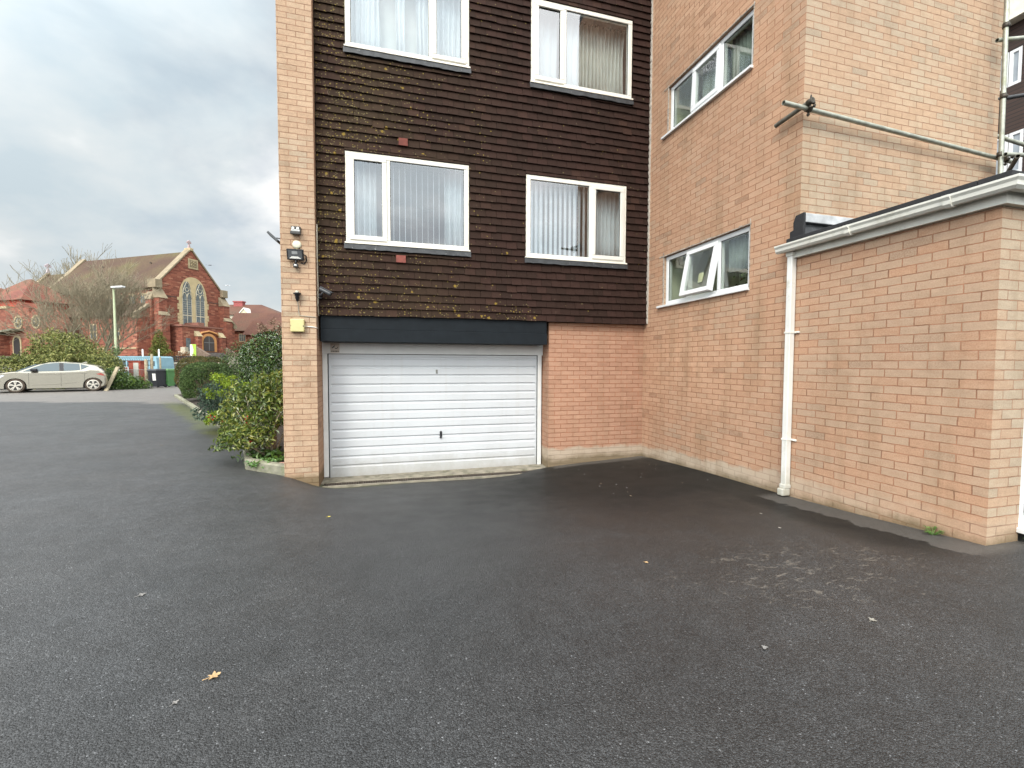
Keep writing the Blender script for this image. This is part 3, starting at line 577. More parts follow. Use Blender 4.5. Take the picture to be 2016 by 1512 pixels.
def blind(x0, x1, z0, z1, y, pitch, ang, label, wd=.089):
    t_ = thing('vertical_blind', label, 'blind', ((x0+x1)/2, y, z0)); m = MB(); x = x0
    m2 = MB(); m2.box(x0-.03, x1+.03, y-.02, y+.02, z1, z1+.03); m2.build('head_rail', MT['white'], t_)
    dx, dy = math.cos(ang)*wd/2, math.sin(ang)*wd/2; rnd = random.Random(int(x0*77)); 
    while x < x1:
        a = ang+rnd.uniform(-.05, .05); dx, dy = math.cos(a)*wd/2, math.sin(a)*wd/2
        m.prism([(x-dx, y-dy, z0), (x+dx, y+dy, z0), (x+dx+.003, y+dy+.0022, z0), (x-dx+.003, y-dy+.0022, z0)], (0, 0, z1-z0)); x += pitch
    m.build('slats', MT['blind'], t_)
z0, z1 = 3.1, 4.40
blind(-.45, 1.22, z0+.01, z1, 7.16, .085, R(85), 'vertical blind with slats turned edge-on behind the lower left window')
curtain(-.50, -.10, z0-.05, z1, 7.26, MT['curtain'], 'white net curtain at the left end of the lower left window', 5, seed=2)
curtain(.92, 1.28, z0-.05, z1, 7.26, MT['curtain'], 'white net curtain at the right end of the lower left window', 4, seed=3)
z0, z1 = 3.07, 4.38
blind(2.24, 3.30, z0+.01, z1, 7.16, .085, R(40), 'vertical blind with wide white slats behind the lower right window')
curtain(2.22, 2.52, z0-.05, z1, 7.27, MT['curtain'], 'white net curtain at the left end of the lower right window', 4, seed=4)
curtain(3.40, 3.98, z0-.05, z1, 7.25, MT['curtain'], 'pale curtain behind the sash of the lower right window', 7, .040, seed=5)
z0, z1 = 5.84, 7.15
curtain(-.50, -.02, z0-.05, z1, 7.25, MT['curtain'], 'white net curtain at the left end of the upper left window', 6, seed=6)
curtain(.20, .34, z0-.05, z1, 7.25, MT['curtain'], 'narrow white curtain strip in the middle of the upper left window', 2, seed=7)
curtain(.50, .72, z0-.05, z1, 7.25, MT['curtain'], 'white curtain left of the mullion in the upper left window', 3, seed=8)
curtain(.76, 1.26, z0-.05, z1, 7.25, MT['curtain'], 'white net curtain behind the right sash of the upper left window', 6, seed=9)
m = MB(); m.box(-.48, 1.25, 7.36, 7.375, z0-.05, z1); tag(m.build('roller_blind', plain('grey_roller_fabric', (.50, .50, .45), .9, .05)), 'grey roller blind drawn behind the curtains of the upper left window', 'blind')
z0, z1 = 5.81, 7.10
curtain(2.29, 2.80, z0-.05, z1, 7.25, MT['curtain_dim'], 'pale net curtain behind the left sash of the upper right window', 4, .018, seed=10)
curtain(2.84, 3.16, z0-.05, z1, 7.22, MT['curtain_dim'], 'white net curtain just right of the mullion in the upper right window', 3, .015, seed=11)
curtain(3.14, 4.03, z0-.05, z1, 7.28, MT['curtain_brown'], 'taupe curtain with narrow folds in the upper right window', 13, .042, seed=12)

# ------------------------------------------------------------------ garage door and lintel
m = MB(); m.box(-.89, 2.56, 7.030, 7.42, 1.852, 2.054, b=.004); m.box(-.89, 2.565, 7.018, 7.42, 1.668, 1.851, b=.006); m.build('lintel_board', MT['lintel'], bld)
gd = MB(); gd.box(-.92, 2.625, 7.40, 7.47, 1.502, 1.70); gd.box(-.918, -.846, 7.395, 7.47, -.40, 1.5015, b=.006); gd.box(2.535, 2.605, 7.395, 7.47, -.41, 1.5015, b=.006)
gdo = gd.build('garage_door', MT['doorframe'], bld, label='white up-and-over garage door with horizontal ribs')
m = MB(); prof = []; z = 1.492
yb = 7.43
prof.append((yb, z)); prof.append((yb, z-.035))
pitch = (1.492-.035+.425-.06)/13; zz_ = z-.035
for i in range(13):
    prof += [(yb+.020, zz_-.003), (yb+.020, zz_-.022), (yb+.002, zz_-.046), (yb, zz_-pitch+.001)] ; zz_ -= pitch
prof += [(yb, -.425)]
xL, xR = -.80, 2.495
for i in range(len(prof)-1):
    (a, p), (b, q) = prof[i], prof[i+1]; m.face([(xL, a, p), (xR, a, p), (xR, b, q), (xL, b, q)])
m.box(-.838, xL, yb-.002, yb+.03, -.43, 1.494); m.box(xR, 2.529, yb-.002, yb+.03, -.425, 1.494)
m.box(xL, xR, yb+.018, yb+.03, -.42, 1.49)
m.build('door_leaf', MT['doorpaint'], gdo)
m = MB(); m.box(-.8455, -.832, 7.412, 7.427, -.41, 1.5); m.box(2.526, 2.5345, 7.412, 7.427, -.41, 1.5); m.box(-.8315, 2.5255, 7.412, 7.427, 1.4935, 1.5015); m.build('gap_shade_strip', MT['gasket'], gdo)  # black strips stand in for the shade in the gaps round the leaf
m = MB(); m.box(.853, .889, 7.418, 7.431, .135, .245, b=.006); m.box(.864, .878, 7.395, 7.419, .125, .255, b=.005); m.build('door_handle', MT['black'], gdo)
m = MB(); m.box(.794, .824, 7.424, 7.431, 1.19, 1.255, b=.003); m.build('keyhole_plate', plain('grey_plate', (.22, .22, .2), .5), gdo)
m = MB(); m.box(-.80, -.672, 7.396, 7.401, 1.515, 1.655); st = m.build('maker_plate', plain('aged_sticker', (.50, .43, .36), .6, .1, 30), gdo, label='small faded beige plate with a black bird-like swoosh')
m = MB()
m.prism([(-.784, 7.3945, 1.586), (-.762, 7.3945, 1.610), (-.742, 7.3945, 1.626), (-.731, 7.3945, 1.622), (-.745, 7.3945, 1.603), (-.768, 7.3945, 1.580)], (0, .002, 0))
m.prism([(-.748, 7.3945, 1.603), (-.728, 7.3945, 1.584), (-.708, 7.3945, 1.588), (-.696, 7.3945, 1.603), (-.690, 7.3945, 1.596), (-.702, 7.3945, 1.577), (-.732, 7.3945, 1.574)], (0, .002, 0))
m.build('emblem', MT['black'], st); m = MB()
for k in range(5): m.box(-.786+k*.022, -.772+k*.022, 7.3945, 7.3962, 1.528, 1.545)
m.build('small_print', MT['black'], st)
# threshold and drain
m = MB(); k = 24
for i in range(k):
    a, b = -.93+3.57*i/k, -.93+3.57*(i+1)/k
    za, zb = -.415+.02*i/k, -.415+.02*(i+1)/k
    m.mesh([(a, 7.10, za-.2), (b, 7.10, zb-.2), (b, 7.10, zb-.006), (a, 7.10, za-.006), (a, 7.112, za), (b, 7.112, zb), (b, 7.6, zb), (a, 7.6, za)], [(0, 1, 2, 3), (3, 2, 5, 4), (4, 5, 6, 7)])
tag(m.build('concrete_threshold', MT['concrete'], recalc=False), 'worn concrete threshold strip under the white garage door', 'threshold')
dr = thing('drain_channel', 'rusty slotted drain channel running along the front of the garage threshold', 'drain', (.95, 7.03, -.45))
m = MB(); m.box(-.90, 2.70, 6.90, 6.945, -.60, -.418); m.box(-.90, 2.70, 7.083, 7.098, -.60, -.412); m.box(-.90, 2.70, 6.945, 7.083, -.60, -.452); m.build('channel', MT['concrete'], dr)
m = MB(); x = -.88; rnd = random.Random(2)
while x < 2.69:
    if abs((x+.88) % .5) > .03: m.box(x, x+.016, 6.950, 7.078, -.445, -.419+rnd.uniform(-.002, .002))
    x += .034
m.box(-.88, 2.69, 6.9455, 6.953, -.447, -.421); m.box(-.88, 2.69, 7.076, 7.0825, -.447, -.416); m.build('grating', MT['iron'], dr)

# ------------------------------------------------------------------ the projecting wing
WW = [(4.706, 6.525, 2.295, 3.107), (4.735, 6.475, 5.015, 5.768)]
m = MB(); wall(m, 'x', 4.40, 4.0, 7.105, -.8, 9.2, WW, .12); wall(m, 'y', 4.0, 4.40, 7.52, -.8, 9.2); wall(m, 'x', 7.52, 4.0, 17, -.8, 9.2)
m.face([(4.4, 17, -.8), (7.52, 17, -.8), (7.52, 17, 9.2), (4.4, 17, 9.2)]); m.face([(-1.1, 17, -.8), (4.4, 17, -.8), (4.4, 17, 9.2), (-1.1, 17, 9.2)])
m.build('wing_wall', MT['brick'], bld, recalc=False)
m = MB(); m.box(-1.45, 4.45, 6.80, 17.1, 9.2, 9.45); m.box(4.45, 7.62, 3.9, 17.1, 9.2, 9.45); m.build('roof', MT['felt'], bld)
PB = lambda u, z, d=0: (4.44+d, u, z)
def side_window(hole, mulls, openang, label):
    a, b, q, r_ = hole; m = MB(); fw = .064
    frame_rect(m, PB, a+.006, b-.006, q+.022, r_-.006, fw, 0, .07)
    for mu in mulls: barP(m, PB, mu-.030, mu+.030, q+.022+fw, r_-.006-fw, .001, .07)
    win = m.build('window', MT['upvc_clean'], bld, label=label)
    m = MB(); m.box(4.355, 4.52, a-.01, b+.13, q-.012, q+.0215, b=.004); m.build('sill', MT['upvc_clean'], win)
    # ragged sealant and broken mortar round the frame
    m = MB(); rnd = random.Random(int(q*10)); u = a-.02
    while u < b+.06:
        l = rnd.uniform(.05, .16); m.box(4.392, 4.41, u, u+l-.004, r_-.004, r_+rnd.uniform(.004, .02)); u += l
    z = q
    while z < r_:
        l = rnd.uniform(.04, .12); m.box(4.393, 4.41, b-.004, b+rnd.uniform(.006, .02), z, z+l-.003); m.box(4.394, 4.41, a-rnd.uniform(.004, .012), a+.003, z, z+l-.003); z += l
    m.build('sealant', plain('grey_sealant', (.34, .29, .24), .9, .4, 25), win)
    def pane(p, s_, e, f, par, T=None, d=.022):
        m = MB(); m.box(4.44+d, 4.446+d, p, s_, e, f, T=T); m.build('pane', MT['glass_side'], par)
        m = MB(); frame_rect(m, (lambda u, z, dd=0: T(Vector(PB(u, z, dd)))) if T else PB, p-.002, s_+.002, e-.002, f+.002, .007, d-.009, d-.0005); m.build('gasket', MT['gasket'], par)
    e, f = q+.022+fw, r_-.006-fw
    lo, hi = min(mulls), max(mulls)
    pane(a+.006+fw, lo-.026, e, f, win); pane(hi+.026, b-.006-fw, e, f, win)
    # top-hung middle light, standing open
    ca, sa = math.cos(openang), math.sin(openang); hz = f+.016
    def T(p):
        dx, dz = p.x-4.44, p.z-hz
        return Vector((4.44+dx*ca+dz*sa, p.y, hz-dx*sa+dz*ca))
    m = MB(); frame_rect(m, lambda u, z, d=0: T(Vector(PB(u, z, d))), lo+.008, hi-.008, e-.016, f+.016, .064, -.022, .045)
    sash = m.build('open_sash', MT['upvc_clean'], win)
    pane(lo+.066, hi-.066, e+.042, f-.042, sash, T, .006)
    # room
    m = MB(); X0, X1, Y0, Y1, Z0, Z1 = 4.52, 5.9, a-.5, b+.015, q-.9, r_+.3
    for fc in ([(X1, Y0, Z0), (X1, Y1, Z0), (X1, Y1, Z1), (X1, Y0, Z1)], [(X0, Y0, Z0), (X1, Y0, Z0), (X1, Y0, Z1), (X0, Y0, Z1)], [(X0, Y1, Z0), (X1, Y1, Z0), (X1, Y1, Z1), (X0, Y1, Z1)], [(X0, Y0, Z0), (X1, Y0, Z0), (X1, Y1, Z0), (X0, Y1, Z0)], [(X0, Y0, Z1), (X1, Y0, Z1), (X1, Y1, Z1), (X0, Y1, Z1)],
               [(X0, Y0, Z0), (X0, Y1, Z0), (X0, Y1, q), (X0, Y0, q)], [(X0, Y0, r_), (X0, Y1, r_), (X0, Y1, Z1), (X0, Y0, Z1)], [(X0, Y0, q), (X0, a, q), (X0, a, r_), (X0, Y0, r_)], [(X0, b, q), (X0, Y1, q), (X0, Y1, r_), (X0, b, r_)]): m.face(fc)
    m.build('room_lining', MT['room_pale'], win, recalc=False)
    return win, sash, T
w1, sash1, T1 = side_window(WW[0], (5.975, 5.30), R(11), 'lower three-light wing window with its middle light propped open')
w2, sash2, T2 = side_window(WW[1], (5.925, 5.335), R(2.5), 'upper three-light wing window with its middle light ajar')
m = MB(); m.box(4.452, 4.4525, 5.52, 5.62, 2.52, 2.66, T=T1); m.build('paper_note', plain('yellow_paper', (.70, .68, .42), .9), sash1, label='small yellow paper note stuck on the open light')
for (ya, yb_, za, zb_, nm) in ((4.77, 5.28, 2.62, 3.09, 'right light of the lower'), (4.79, 5.31, 5.20, 5.75, 'right light of the upper'), (5.36, 5.90, 5.06, 5.75, 'middle light of the upper')):
    m = MB(); n_ = 40; V = []
    for z in (za, zb_):
        for i in range(n_+1): V.append((4.60+.018*math.sin(i*1.25), ya+(yb_-ya)*i/n_, z))
    m.mesh(V, [(i, i+1, n_+2+i, n_+1+i) for i in range(n_)], True); o = m.build('curtain', MT['curtain_wing'], None, 'grey-green curtain hanging behind the %s wing window' % nm, 'curtain', 'curtains behind the wing windows', recalc=False); so = o.modifiers.new('cloth', 'SOLIDIFY'); so.thickness = .003
# pot plant on the sill of the lower wing window
pp = thing('potted_plant', 'leafy pot plant with red flowers on the sill inside the lower wing window', 'plant', (4.72, 5.0, 2.29))
m = MB(); m.lathe((4.72, 4.98, 2.29), [(.0, 0), (.06, 0), (.085, .13), (.09, .15), (.075, .15), (.07, .12), (0, .12)]); m.build('pot', plain('maroon_pot', (.20, .03, .05), .4), pp)
m = MB(); rnd = random.Random(4)
for k in range(170):
    c = Vector((4.72+rnd.gauss(0, .07), 4.98+rnd.gauss(0, .10), 2.52+rnd.gauss(0, .07))); a = Vector((rnd.uniform(-1, 1), rnd.uniform(-1, 1), rnd.uniform(-.6, 1))).normalized()*.026; b = a.cross(Vector((rnd.uniform(-1, 1), rnd.uniform(-1, 1), 1))).normalized()*.017
    m.face([c-a, c+b, c+a, c-b])
m.build('foliage', leaf_mat('pot_leaf', [(.2, (.05, .09, .02)), (.75, (.14, .18, .05)), (.86, (.45, .05, .05))]), pp, recalc=False)

# ------------------------------------------------------------------ flat-roofed extension
ext = thing('flat_roof_extension', 'single-storey brick extension with a flat felt roof and white gutter', 'extension', (4.4, 2.29, -.05))
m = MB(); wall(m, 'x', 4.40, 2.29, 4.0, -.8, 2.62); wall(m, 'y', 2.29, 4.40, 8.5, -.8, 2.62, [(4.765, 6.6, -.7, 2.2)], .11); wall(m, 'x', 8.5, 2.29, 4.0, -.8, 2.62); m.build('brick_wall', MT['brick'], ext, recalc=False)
dfm = MB(); PD_ = lambda u, z, d=0: (u, 2.297+d, z)
frame_rect(dfm, PD_, 4.767, 6.598, .085, 2.2, .07, 0, .07); barP(dfm, PD_, 5.64, 5.72, .156, 2.129, .001, .07)
dfo = dfm.build('patio_door', MT['upvc_clean'], ext)
m = MB(); m.box(4.745, 6.62, 2.20, 2.43, .045, .084, b=.004); m.build('sill', MT['upvc_clean'], dfo)
for a, b in ((4.833, 5.639), (5.721, 6.529)):
    m = MB(); m.box(a, b, 2.325, 2.331, .156, 2.129); m.build('pane', MT['glass_side'], dfo)
m = MB(); m.box(4.5, 8.4, 2.45, 3.9, 0, .02); m.box(4.5, 8.4, 3.88, 3.9, .02, 2.5); m.box(4.5, 8.4, 2.45, 3.9, 2.48, 2.5); m.build('room_lining', MT['room'], dfo)
# fascia, gutter swept round the corner
m = MB(); m.box(4.352, 4.398, 2.244, 4.06, 2.53, 2.672); m.box(4.398, 8.5, 2.244, 2.288, 2.53, 2.672); m.build('fascia', MT['gutter'], ext)
gprof = [(.0, .0), (-.008, -.045), (-.030, -.072), (-.085, -.078), (-.105, -.058), (-.108, -.030), (-.122, -.010), (-.122, .006), (-.112, .006), (-.100, -.012), (-.097, -.055), (-.08, -.070), (-.03, -.064), (-.012, -.04), (-.008, .0)]
def gutter():
    m = MB(); secs = []
    for (y, x) in ((4.17, None), (2.244, 'c'), (None, 8.5)):
        row = []
        for (d, h) in gprof:
            if x is None: row.append((4.352+d, y, 2.672+h))
            elif x == 'c': row.append((4.352+d, 2.244+d, 2.672+h))
            else: row.append((8.5, 2.244+d, 2.672+h))
        secs.append(row)
    n = len(gprof)
    for a, b in zip(secs, secs[1:]):
        for k in range(n): m.face([a[k], a[(k+1) % n], b[(k+1) % n], b[k]])
    m.face(secs[0]); m.face(secs[2]); return m
gut = gutter().build('gutter', MT['gutter'], ext)
for y in (2.52, 3.32):
    m = MB(); 
    for i in range(9): (a, p), (b, q) = gprof[i], gprof[i+1]; m.face([(4.352+a*1.10-.002, y, 2.672+p*1.10-.003), (4.352+b*1.10-.002, y, 2.672+q*1.10-.003), (4.352+b*1.10-.002, y+.05, 2.672+q*1.10-.003), (4.352+a*1.10-.002, y+.05, 2.672+p*1.10-.003)])
    for yy in (y, y+.05): m.face([(4.352+a*1.10-.002, yy, 2.672+p*1.10-.003) for a, p in gprof[:9]])
    m.build('gutter_joint', MT['gutter'], gut, recalc=False)
m = MB(); m.box(4.31, 8.5, 2.20, 2.40, 2.685, 2.745, b=.006); m.box(4.31, 4.50, 2.401, 4.09, 2.685, 2.745, b=.006); m.box(4.50, 8.5, 2.40, 3.995, 2.60, 2.70); m.build('felt_roof', MT['felt'], ext)
m = MB(); m.box(4.41, 5.25, 3.935, 3.996, 2.90, 3.0, b=.008); m.build('lead_flashing', MT['lead_pale'], ext)
m = MB(); m.mesh([(4.405, 3.93, 2.70), (5.3, 3.93, 2.70), (5.3, 3.985, 2.90), (4.405, 3.985, 2.90), (4.405, 3.998, 2.70), (5.3, 3.998, 2.70)], [(0, 1, 2, 3), (0, 3, 4), (1, 5, 2)]); m.build('felt_upstand', MT['lead'], ext)
m = MB(); m.prism([(4.372, 3.93, 2.70), (4.372, 4.10, 2.70), (4.372, 4.10, 2.83), (4.372, 4.055, 2.84), (4.372, 4.06, 2.92), (4.372, 4.03, 2.99), (4.372, 3.93, 3.0)], (.027, 0, 0)); m.build('felt_cheek', MT['felt'], ext)
dp = thing('downpipe', 'white square downpipe between the wing wall and the extension', 'drainpipe', (4.36, 4.05, -.12))
m = MB(); m.box(4.325, 4.392, 4.018, 4.085, -.03, 2.56, b=.008); m.build('pipe', MT['pipe'], dp)
m = MB(); m.box(4.315, 4.396, 4.008, 4.095, 2.55, 2.60, b=.006); m.build('outlet', MT['gutter'], dp)
m = MB(); m.box(4.316, 4.396, 4.010, 4.093, -.045, .0, b=.006); m.box(4.285, 4.390, 4.012, 4.091, -.125, -.046, b=.010); m.build('shoe', MT['pipe'], dp)
for z in (1.70, .50):
    m = MB(); m.box(4.320, 4.398, 4.012, 4.091, z, z+.022, b=.003); m.box(4.38, 4.398, 3.955, 4.012, z, z+.022, b=.003); m.lathe((4.376, 3.972, z+.0), [(0, 0), (.01, .002), (.01, .02), (0, .02)], 8); m.build('pipe_clip', MT['upvc'], dp)
# ------------------------------------------------------------------ fittings on the brick pier (face at y = 6.85)
def rotT(c, ax, ang):
    Mx = Matrix.Translation(Vector(c)) @ Matrix.Rotation(ang, 4, ax) @ Matrix.Translation(-Vector(c)); return lambda p: Mx @ Vector(p)
t = thing('floodlight', 'black square floodlight with a motion sensor below it on the brick pier', 'floodlight', (-1.16, 6.80, 2.80))
T = rotT((-1.16, 6.78, 2.84), 'X', R(20))
m = MB(); m.box(-1.265, -1.055, 6.755, 6.80, 2.755, 2.90, T=T, b=.006); m.build('housing', MT['black'], t)
m = MB(); m.box(-1.245, -1.075, 6.750, 6.7545, 2.775, 2.885, T=T); m.build('lens', plain('floodlight_lens', (.10, .105, .11), .4, .1, spec=.15), t)
m = MB(); m.box(-1.20, -1.13, 6.7475, 6.7495, 2.835, 2.875, T=T); m.build('lamp_plate', plain('lamp_plate', (.32, .33, .33), .3), t)
m = MB(); m.prism([(-1.235, 6.7475, 2.778), (-1.085, 6.7475, 2.778), (-1.125, 6.7475, 2.806), (-1.205, 6.7475, 2.806)], (0, .0015, 0), T=T); m.build('reflector', MT['white'], t)
m = MB(); m.tube([(-1.16, 6.80, 2.76), (-1.16, 6.80, 2.70)], .014); m.box(-1.19, -1.13, 6.775, 6.825, 2.655, 2.705, b=.006); m.build('motion_sensor', MT['black'], t)
m = MB(); m.lathe((-1.16, 6.774, 2.668), [(0, 0), (.016, .002), (.018, .012), (.016, .022), (0, .024)], 10); m.build('sensor_eye', MT['white'], t)
m = MB(); m.box(-1.20, -1.12, 6.80, 6.85, 2.80, 2.86, b=.005); m.tube([(-1.055, 6.78, 2.83), (-1.03, 6.80, 2.82), (-1.03, 6.83, 2.76), (-1.06, 6.84, 2.72), (-1.10, 6.84, 2.73)], .009, 6); m.build('bracket', MT['black'], t)
t = thing('junction_disc', 'round cream disc-shaped sounder above the floodlight on the brick pier', 'junction box', (-1.15, 6.84, 2.92))
m = MB(); b2 = MB(); b2.lathe((0, 0, 0), [(0, .030), (.035, .030), (.055, .022), (.060, .0), (0, 0)], 18)
m.mesh([(-1.15+x, 6.85-z, 2.975+y) for x, y, z in b2.v], b2.f, True); m.build('disc', plain('cream_disc', (.62, .60, .46), .4, .04), t)
m = MB(); m.box(-1.162, -1.138, 6.825, 6.85, 2.88, 2.917, b=.004); m.tube([(-1.15, 6.842, 2.88), (-1.148, 6.842, 2.855), (-1.13, 6.842, 2.86)], .006, 6); m.build('cable_gland', MT['cream'], t)
t = thing('twin_spotlight', 'small black bulkhead light with clear cover, topmost fitting on the brick pier', 'light', (-1.16, 6.80, 3.12))
m = MB(); m.box(-1.215, -1.095, 6.80, 6.85, 3.115, 3.215, b=.008); m.box(-1.22, -1.09, 6.765, 6.81, 3.10, 3.135, b=.006); m.build('housing', plain('dusty_black', (.035, .033, .03), .5, .3, 40), t)
m = MB(); m.box(-1.212, -1.098, 6.772, 6.7995, 3.136, 3.165, b=.008); m.build('clear_cover', plain('cloudy_cover', (.50, .50, .48), .2), t)
for x in (-1.185, -1.125): m = MB(); m.lathe((x, 6.785, 3.166), [(.0, .03), (.012, .03), (.018, .014), (.018, 0)], 10); m.build('lamp', MT['white'], t)
t = thing('side_floodlight', 'thin black floodlight reaching out from the left edge of the brick pier', 'floodlight', (-1.38, 6.95, 3.0))
T = rotT((-1.45, 6.95, 3.07), 'Y', R(42))
m = MB(); m.box(-1.545, -1.375, 6.87, 7.05, 3.055, 3.085, T=T, b=.004); m.build('housing', plain('dark_grey_case', (.05, .055, .06), .4), t)
m = MB(); m.tube([(-1.362, 6.96, 3.01), (-1.40, 6.96, 3.03), (-1.43, 6.96, 3.06)], .012, 6); m.tube([(-1.362, 6.93, 3.06), (-1.42, 6.93, 3.07)], .007, 6); m.box(-1.375, -1.362, 6.92, 7.0, 2.97, 3.05); m.build('bracket', MT['black'], t)
t = thing('lamp_holder', 'little black upright lamp holder without a shade on the brick pier', 'lamp holder', (-1.15, 6.81, 2.22))
m = MB(); m.lathe((-1.15, 6.80, 2.20), [(0, 0), (.016, .0), (.020, .03), (.026, .035), (.026, .07), (.034, .075), (.034, .095), (.050, .098), (.052, .112), (.018, .116), (.016, .13), (0, .13)], 14); m.box(-1.165, -1.135, 6.80, 6.85, 2.225, 2.26, b=.004); m.build('holder', MT['black'], t)
m = MB(); m.lathe((-1.15, 6.80, 2.316), [(.022, 0), (.026, .012), (.018, .026), (0, .03)], 12); m.build('cap', plain('clear_cap', (.45, .44, .36), .2), t)
t = thing('alarm_box', 'square pale yellow alarm box on the brick pier beside the garage lintel', 'alarm box', (-1.15, 6.80, 1.77))
m = MB(); m.box(-1.242, -1.066, 6.782, 6.849, 1.782, 1.958, b=.012); m.build('cover', MT['cream'], t)
m = MB(); m.box(-1.238, -1.232, 6.7805, 6.783, 1.86, 1.868); m.build('screw', MT['black'], t); m = MB(); m.box(-1.082, -1.070, 6.7805, 6.783, 1.855, 1.870); m.build('screw', MT['black'], t)
m = MB(); m.tube([(-1.066, 6.838, 1.862), (-.98, 6.846, 1.858), (-.926, 6.846, 1.850), (-.913, 6.87, 1.846), (-.913, 6.96, 1.84)], .006, 6); tag(m.build('white_cable', MT['white']), 'white cable running from the yellow alarm box to the right', 'cable')
m = MB(); m.tube([(-1.148, 6.80, 2.20), (-1.146, 6.835, 2.15), (-1.142, 6.846, 2.05), (-1.13, 6.846, 2.01), (-1.02, 6.846, 2.0), (-.93, 6.846, 1.995), (-.915, 6.87, 1.985), (-.911, 6.93, 1.93), (-.911, 6.94, 1.70)], .006, 6); tag(m.build('dark_cable', MT['cable']), 'thin grey cable drooping from the black lamp holder', 'cable')
m = MB(); m.tube([(-.908, 6.955, 3.3), (-.909, 6.95, 2.8), (-.906, 6.955, 2.35), (-.91, 6.945, 2.2), (-.904, 6.95, 2.02)], .010, 6); m.tube([(-.912, 6.94, 2.36), (-.90, 6.94, 2.28), (-.912, 6.945, 2.08)], .007, 6)
tag(m.build('pale_cable', plain('pale_cable', (.42, .38, .30), .7)), 'pale cables running down the seam between brick pier and hung tiles', 'cable')
t = thing('security_camera', 'black bullet security camera on the hung tiles above the lintel', 'camera', (-.80, 6.85, 2.30))
T = rotT((-.80, 6.86, 2.36), 'Y', R(27)); T2 = rotT((-.80, 6.86, 2.36), 'Z', R(-18))
m = MB(); b2 = MB(); b2.lathe((0, 0, 0), [(0, -.095), (.026, -.095), (.030, -.08), (.030, .075), (.026, .085), (0, .085)], 14)
m.mesh([T2(T((-.80+z, 6.86+y, 2.36+x))) for x, y, z in [(a, b, -c) for a, b, c in b2.v]], b2.f, True); m.box(-.88, -.69, 6.83, 6.89, 2.385, 2.395, T=lambda p: T2(T(p))); m.build('body', plain('camera_grey', (.040, .042, .046), .4), t)
m = MB(); m.tube([(-.83, 6.87, 2.35), (-.86, 6.90, 2.30), (-.88, 6.96, 2.30)], .014, 7); m.box(-.905, -.855, 6.955, 6.975, 2.27, 2.34, b=.004); m.build('arm', MT['black'], t)

# ------------------------------------------------------------------ scaffold on the wing
sc = thing('scaffold', 'scaffold of grey-green steel tubes lashed round the corner of the brick wing', 'scaffold', (7.2, 3.75, 2.74))
def hollow(m, a, b, r_=.0242, n=12):
    m.tube([a, b], r_, n, cap=False); m.tube([a, b], r_-.004, n, cap=False)
    for p, q in ((a, b), (b, a)):
        d = (Vector(q)-Vector(p)).normalized(); ref = Vector((0, 0, 1)) if abs(d.z) < .9 else Vector((1, 0, 0)); e = d.cross(ref).normalized(); f = e.cross(d)
        for k in range(n):
            t0, t1 = 2*math.pi*k/n, 2*math.pi*(k+1)/n
            m.face([Vector(p)+r_*(math.cos(t0)*e+math.sin(t0)*f), Vector(p)+r_*(math.cos(t1)*e+math.sin(t1)*f), Vector(p)+(r_-.004)*(math.cos(t1)*e+math.sin(t1)*f), Vector(p)+(r_-.004)*(math.cos(t0)*e+math.sin(t0)*f)], True)
def tube_part(name, a, b, mat): m = MB(); hollow(m, a, b); return m.build(name, mat, sc, recalc=False)
tube_part('ledger_tube', (4.03, 3.905, 4.085), (7.62, 3.905, 3.915), MT['galv'])
tube_part('short_tube', (4.335, 3.83, 4.125), (4.335, 4.30, 4.085), MT['galv_dark'])
tube_part('standard_tube', (7.30, 3.83, 2.75), (7.20, 3.83, 8.5), MT['galv'])
tube_part('guard_tube', (7.50, 4.02, 4.72), (9.4, 3.4, 5.02), MT['black'])
tube_part('ledger_tube', (7.24, 3.77, 3.90), (10.5, 3.5, 4.10), MT['galv'])
tube_part('ledger_tube', (7.20, 3.88, 5.30), (10.5, 3.2, 5.75), MT['galv'])
tube_part('brace_tube', (7.54, 4.05, 4.30), (10.0, 3.65, 3.78), MT['galv'])
tube_part('cross_tube', (7.33, 3.70, 3.86), (8.6, 4.6, 3.80), MT['galv_dark'])
def coupler(c, ax):
    m = MB(); c = Vector(c); ax = Vector(ax).normalized(); m.tube([c-ax*.028, c+ax*.028], .033, 10)
    o = ax.cross(Vector((0, 0, 1))); o = o.normalized() if o.length > .1 else Vector((1, 0, 0))
    m.tube([c+o*.03+ax*.012, c+o*.075+ax*.012+Vector((0, 0, .012))], .008, 6); m.tube([c+o*.05+ax*.012, c+o*.066+ax*.012+Vector((0, 0, .005))], .016, 6)
    m.tube([c-Vector((0, 0, .03)), c-Vector((0, 0, .075))], .009, 6); m.tube([c-Vector((0, 0, .05)), c-Vector((0, 0, .066))], .016, 6)
    m.tube([c+Vector((0, 0, .03)), c+Vector((0, 0, .066))+o*.01], .008, 6); m.build('coupler', MT['coupler'], sc)
coupler((4.36, 3.905, 4.07), (1, 0, -.05)); coupler((4.335, 3.86, 4.12), (0, 1, -.08)); coupler((7.28, 3.84, 3.93), (0, 0, 1)); coupler((7.268, 3.83, 4.62), (0, 0, 1)); coupler((7.253, 3.83, 5.45), (0, 0, 1)); coupler((7.42, 3.86, 3.90), (1, 0, 0))

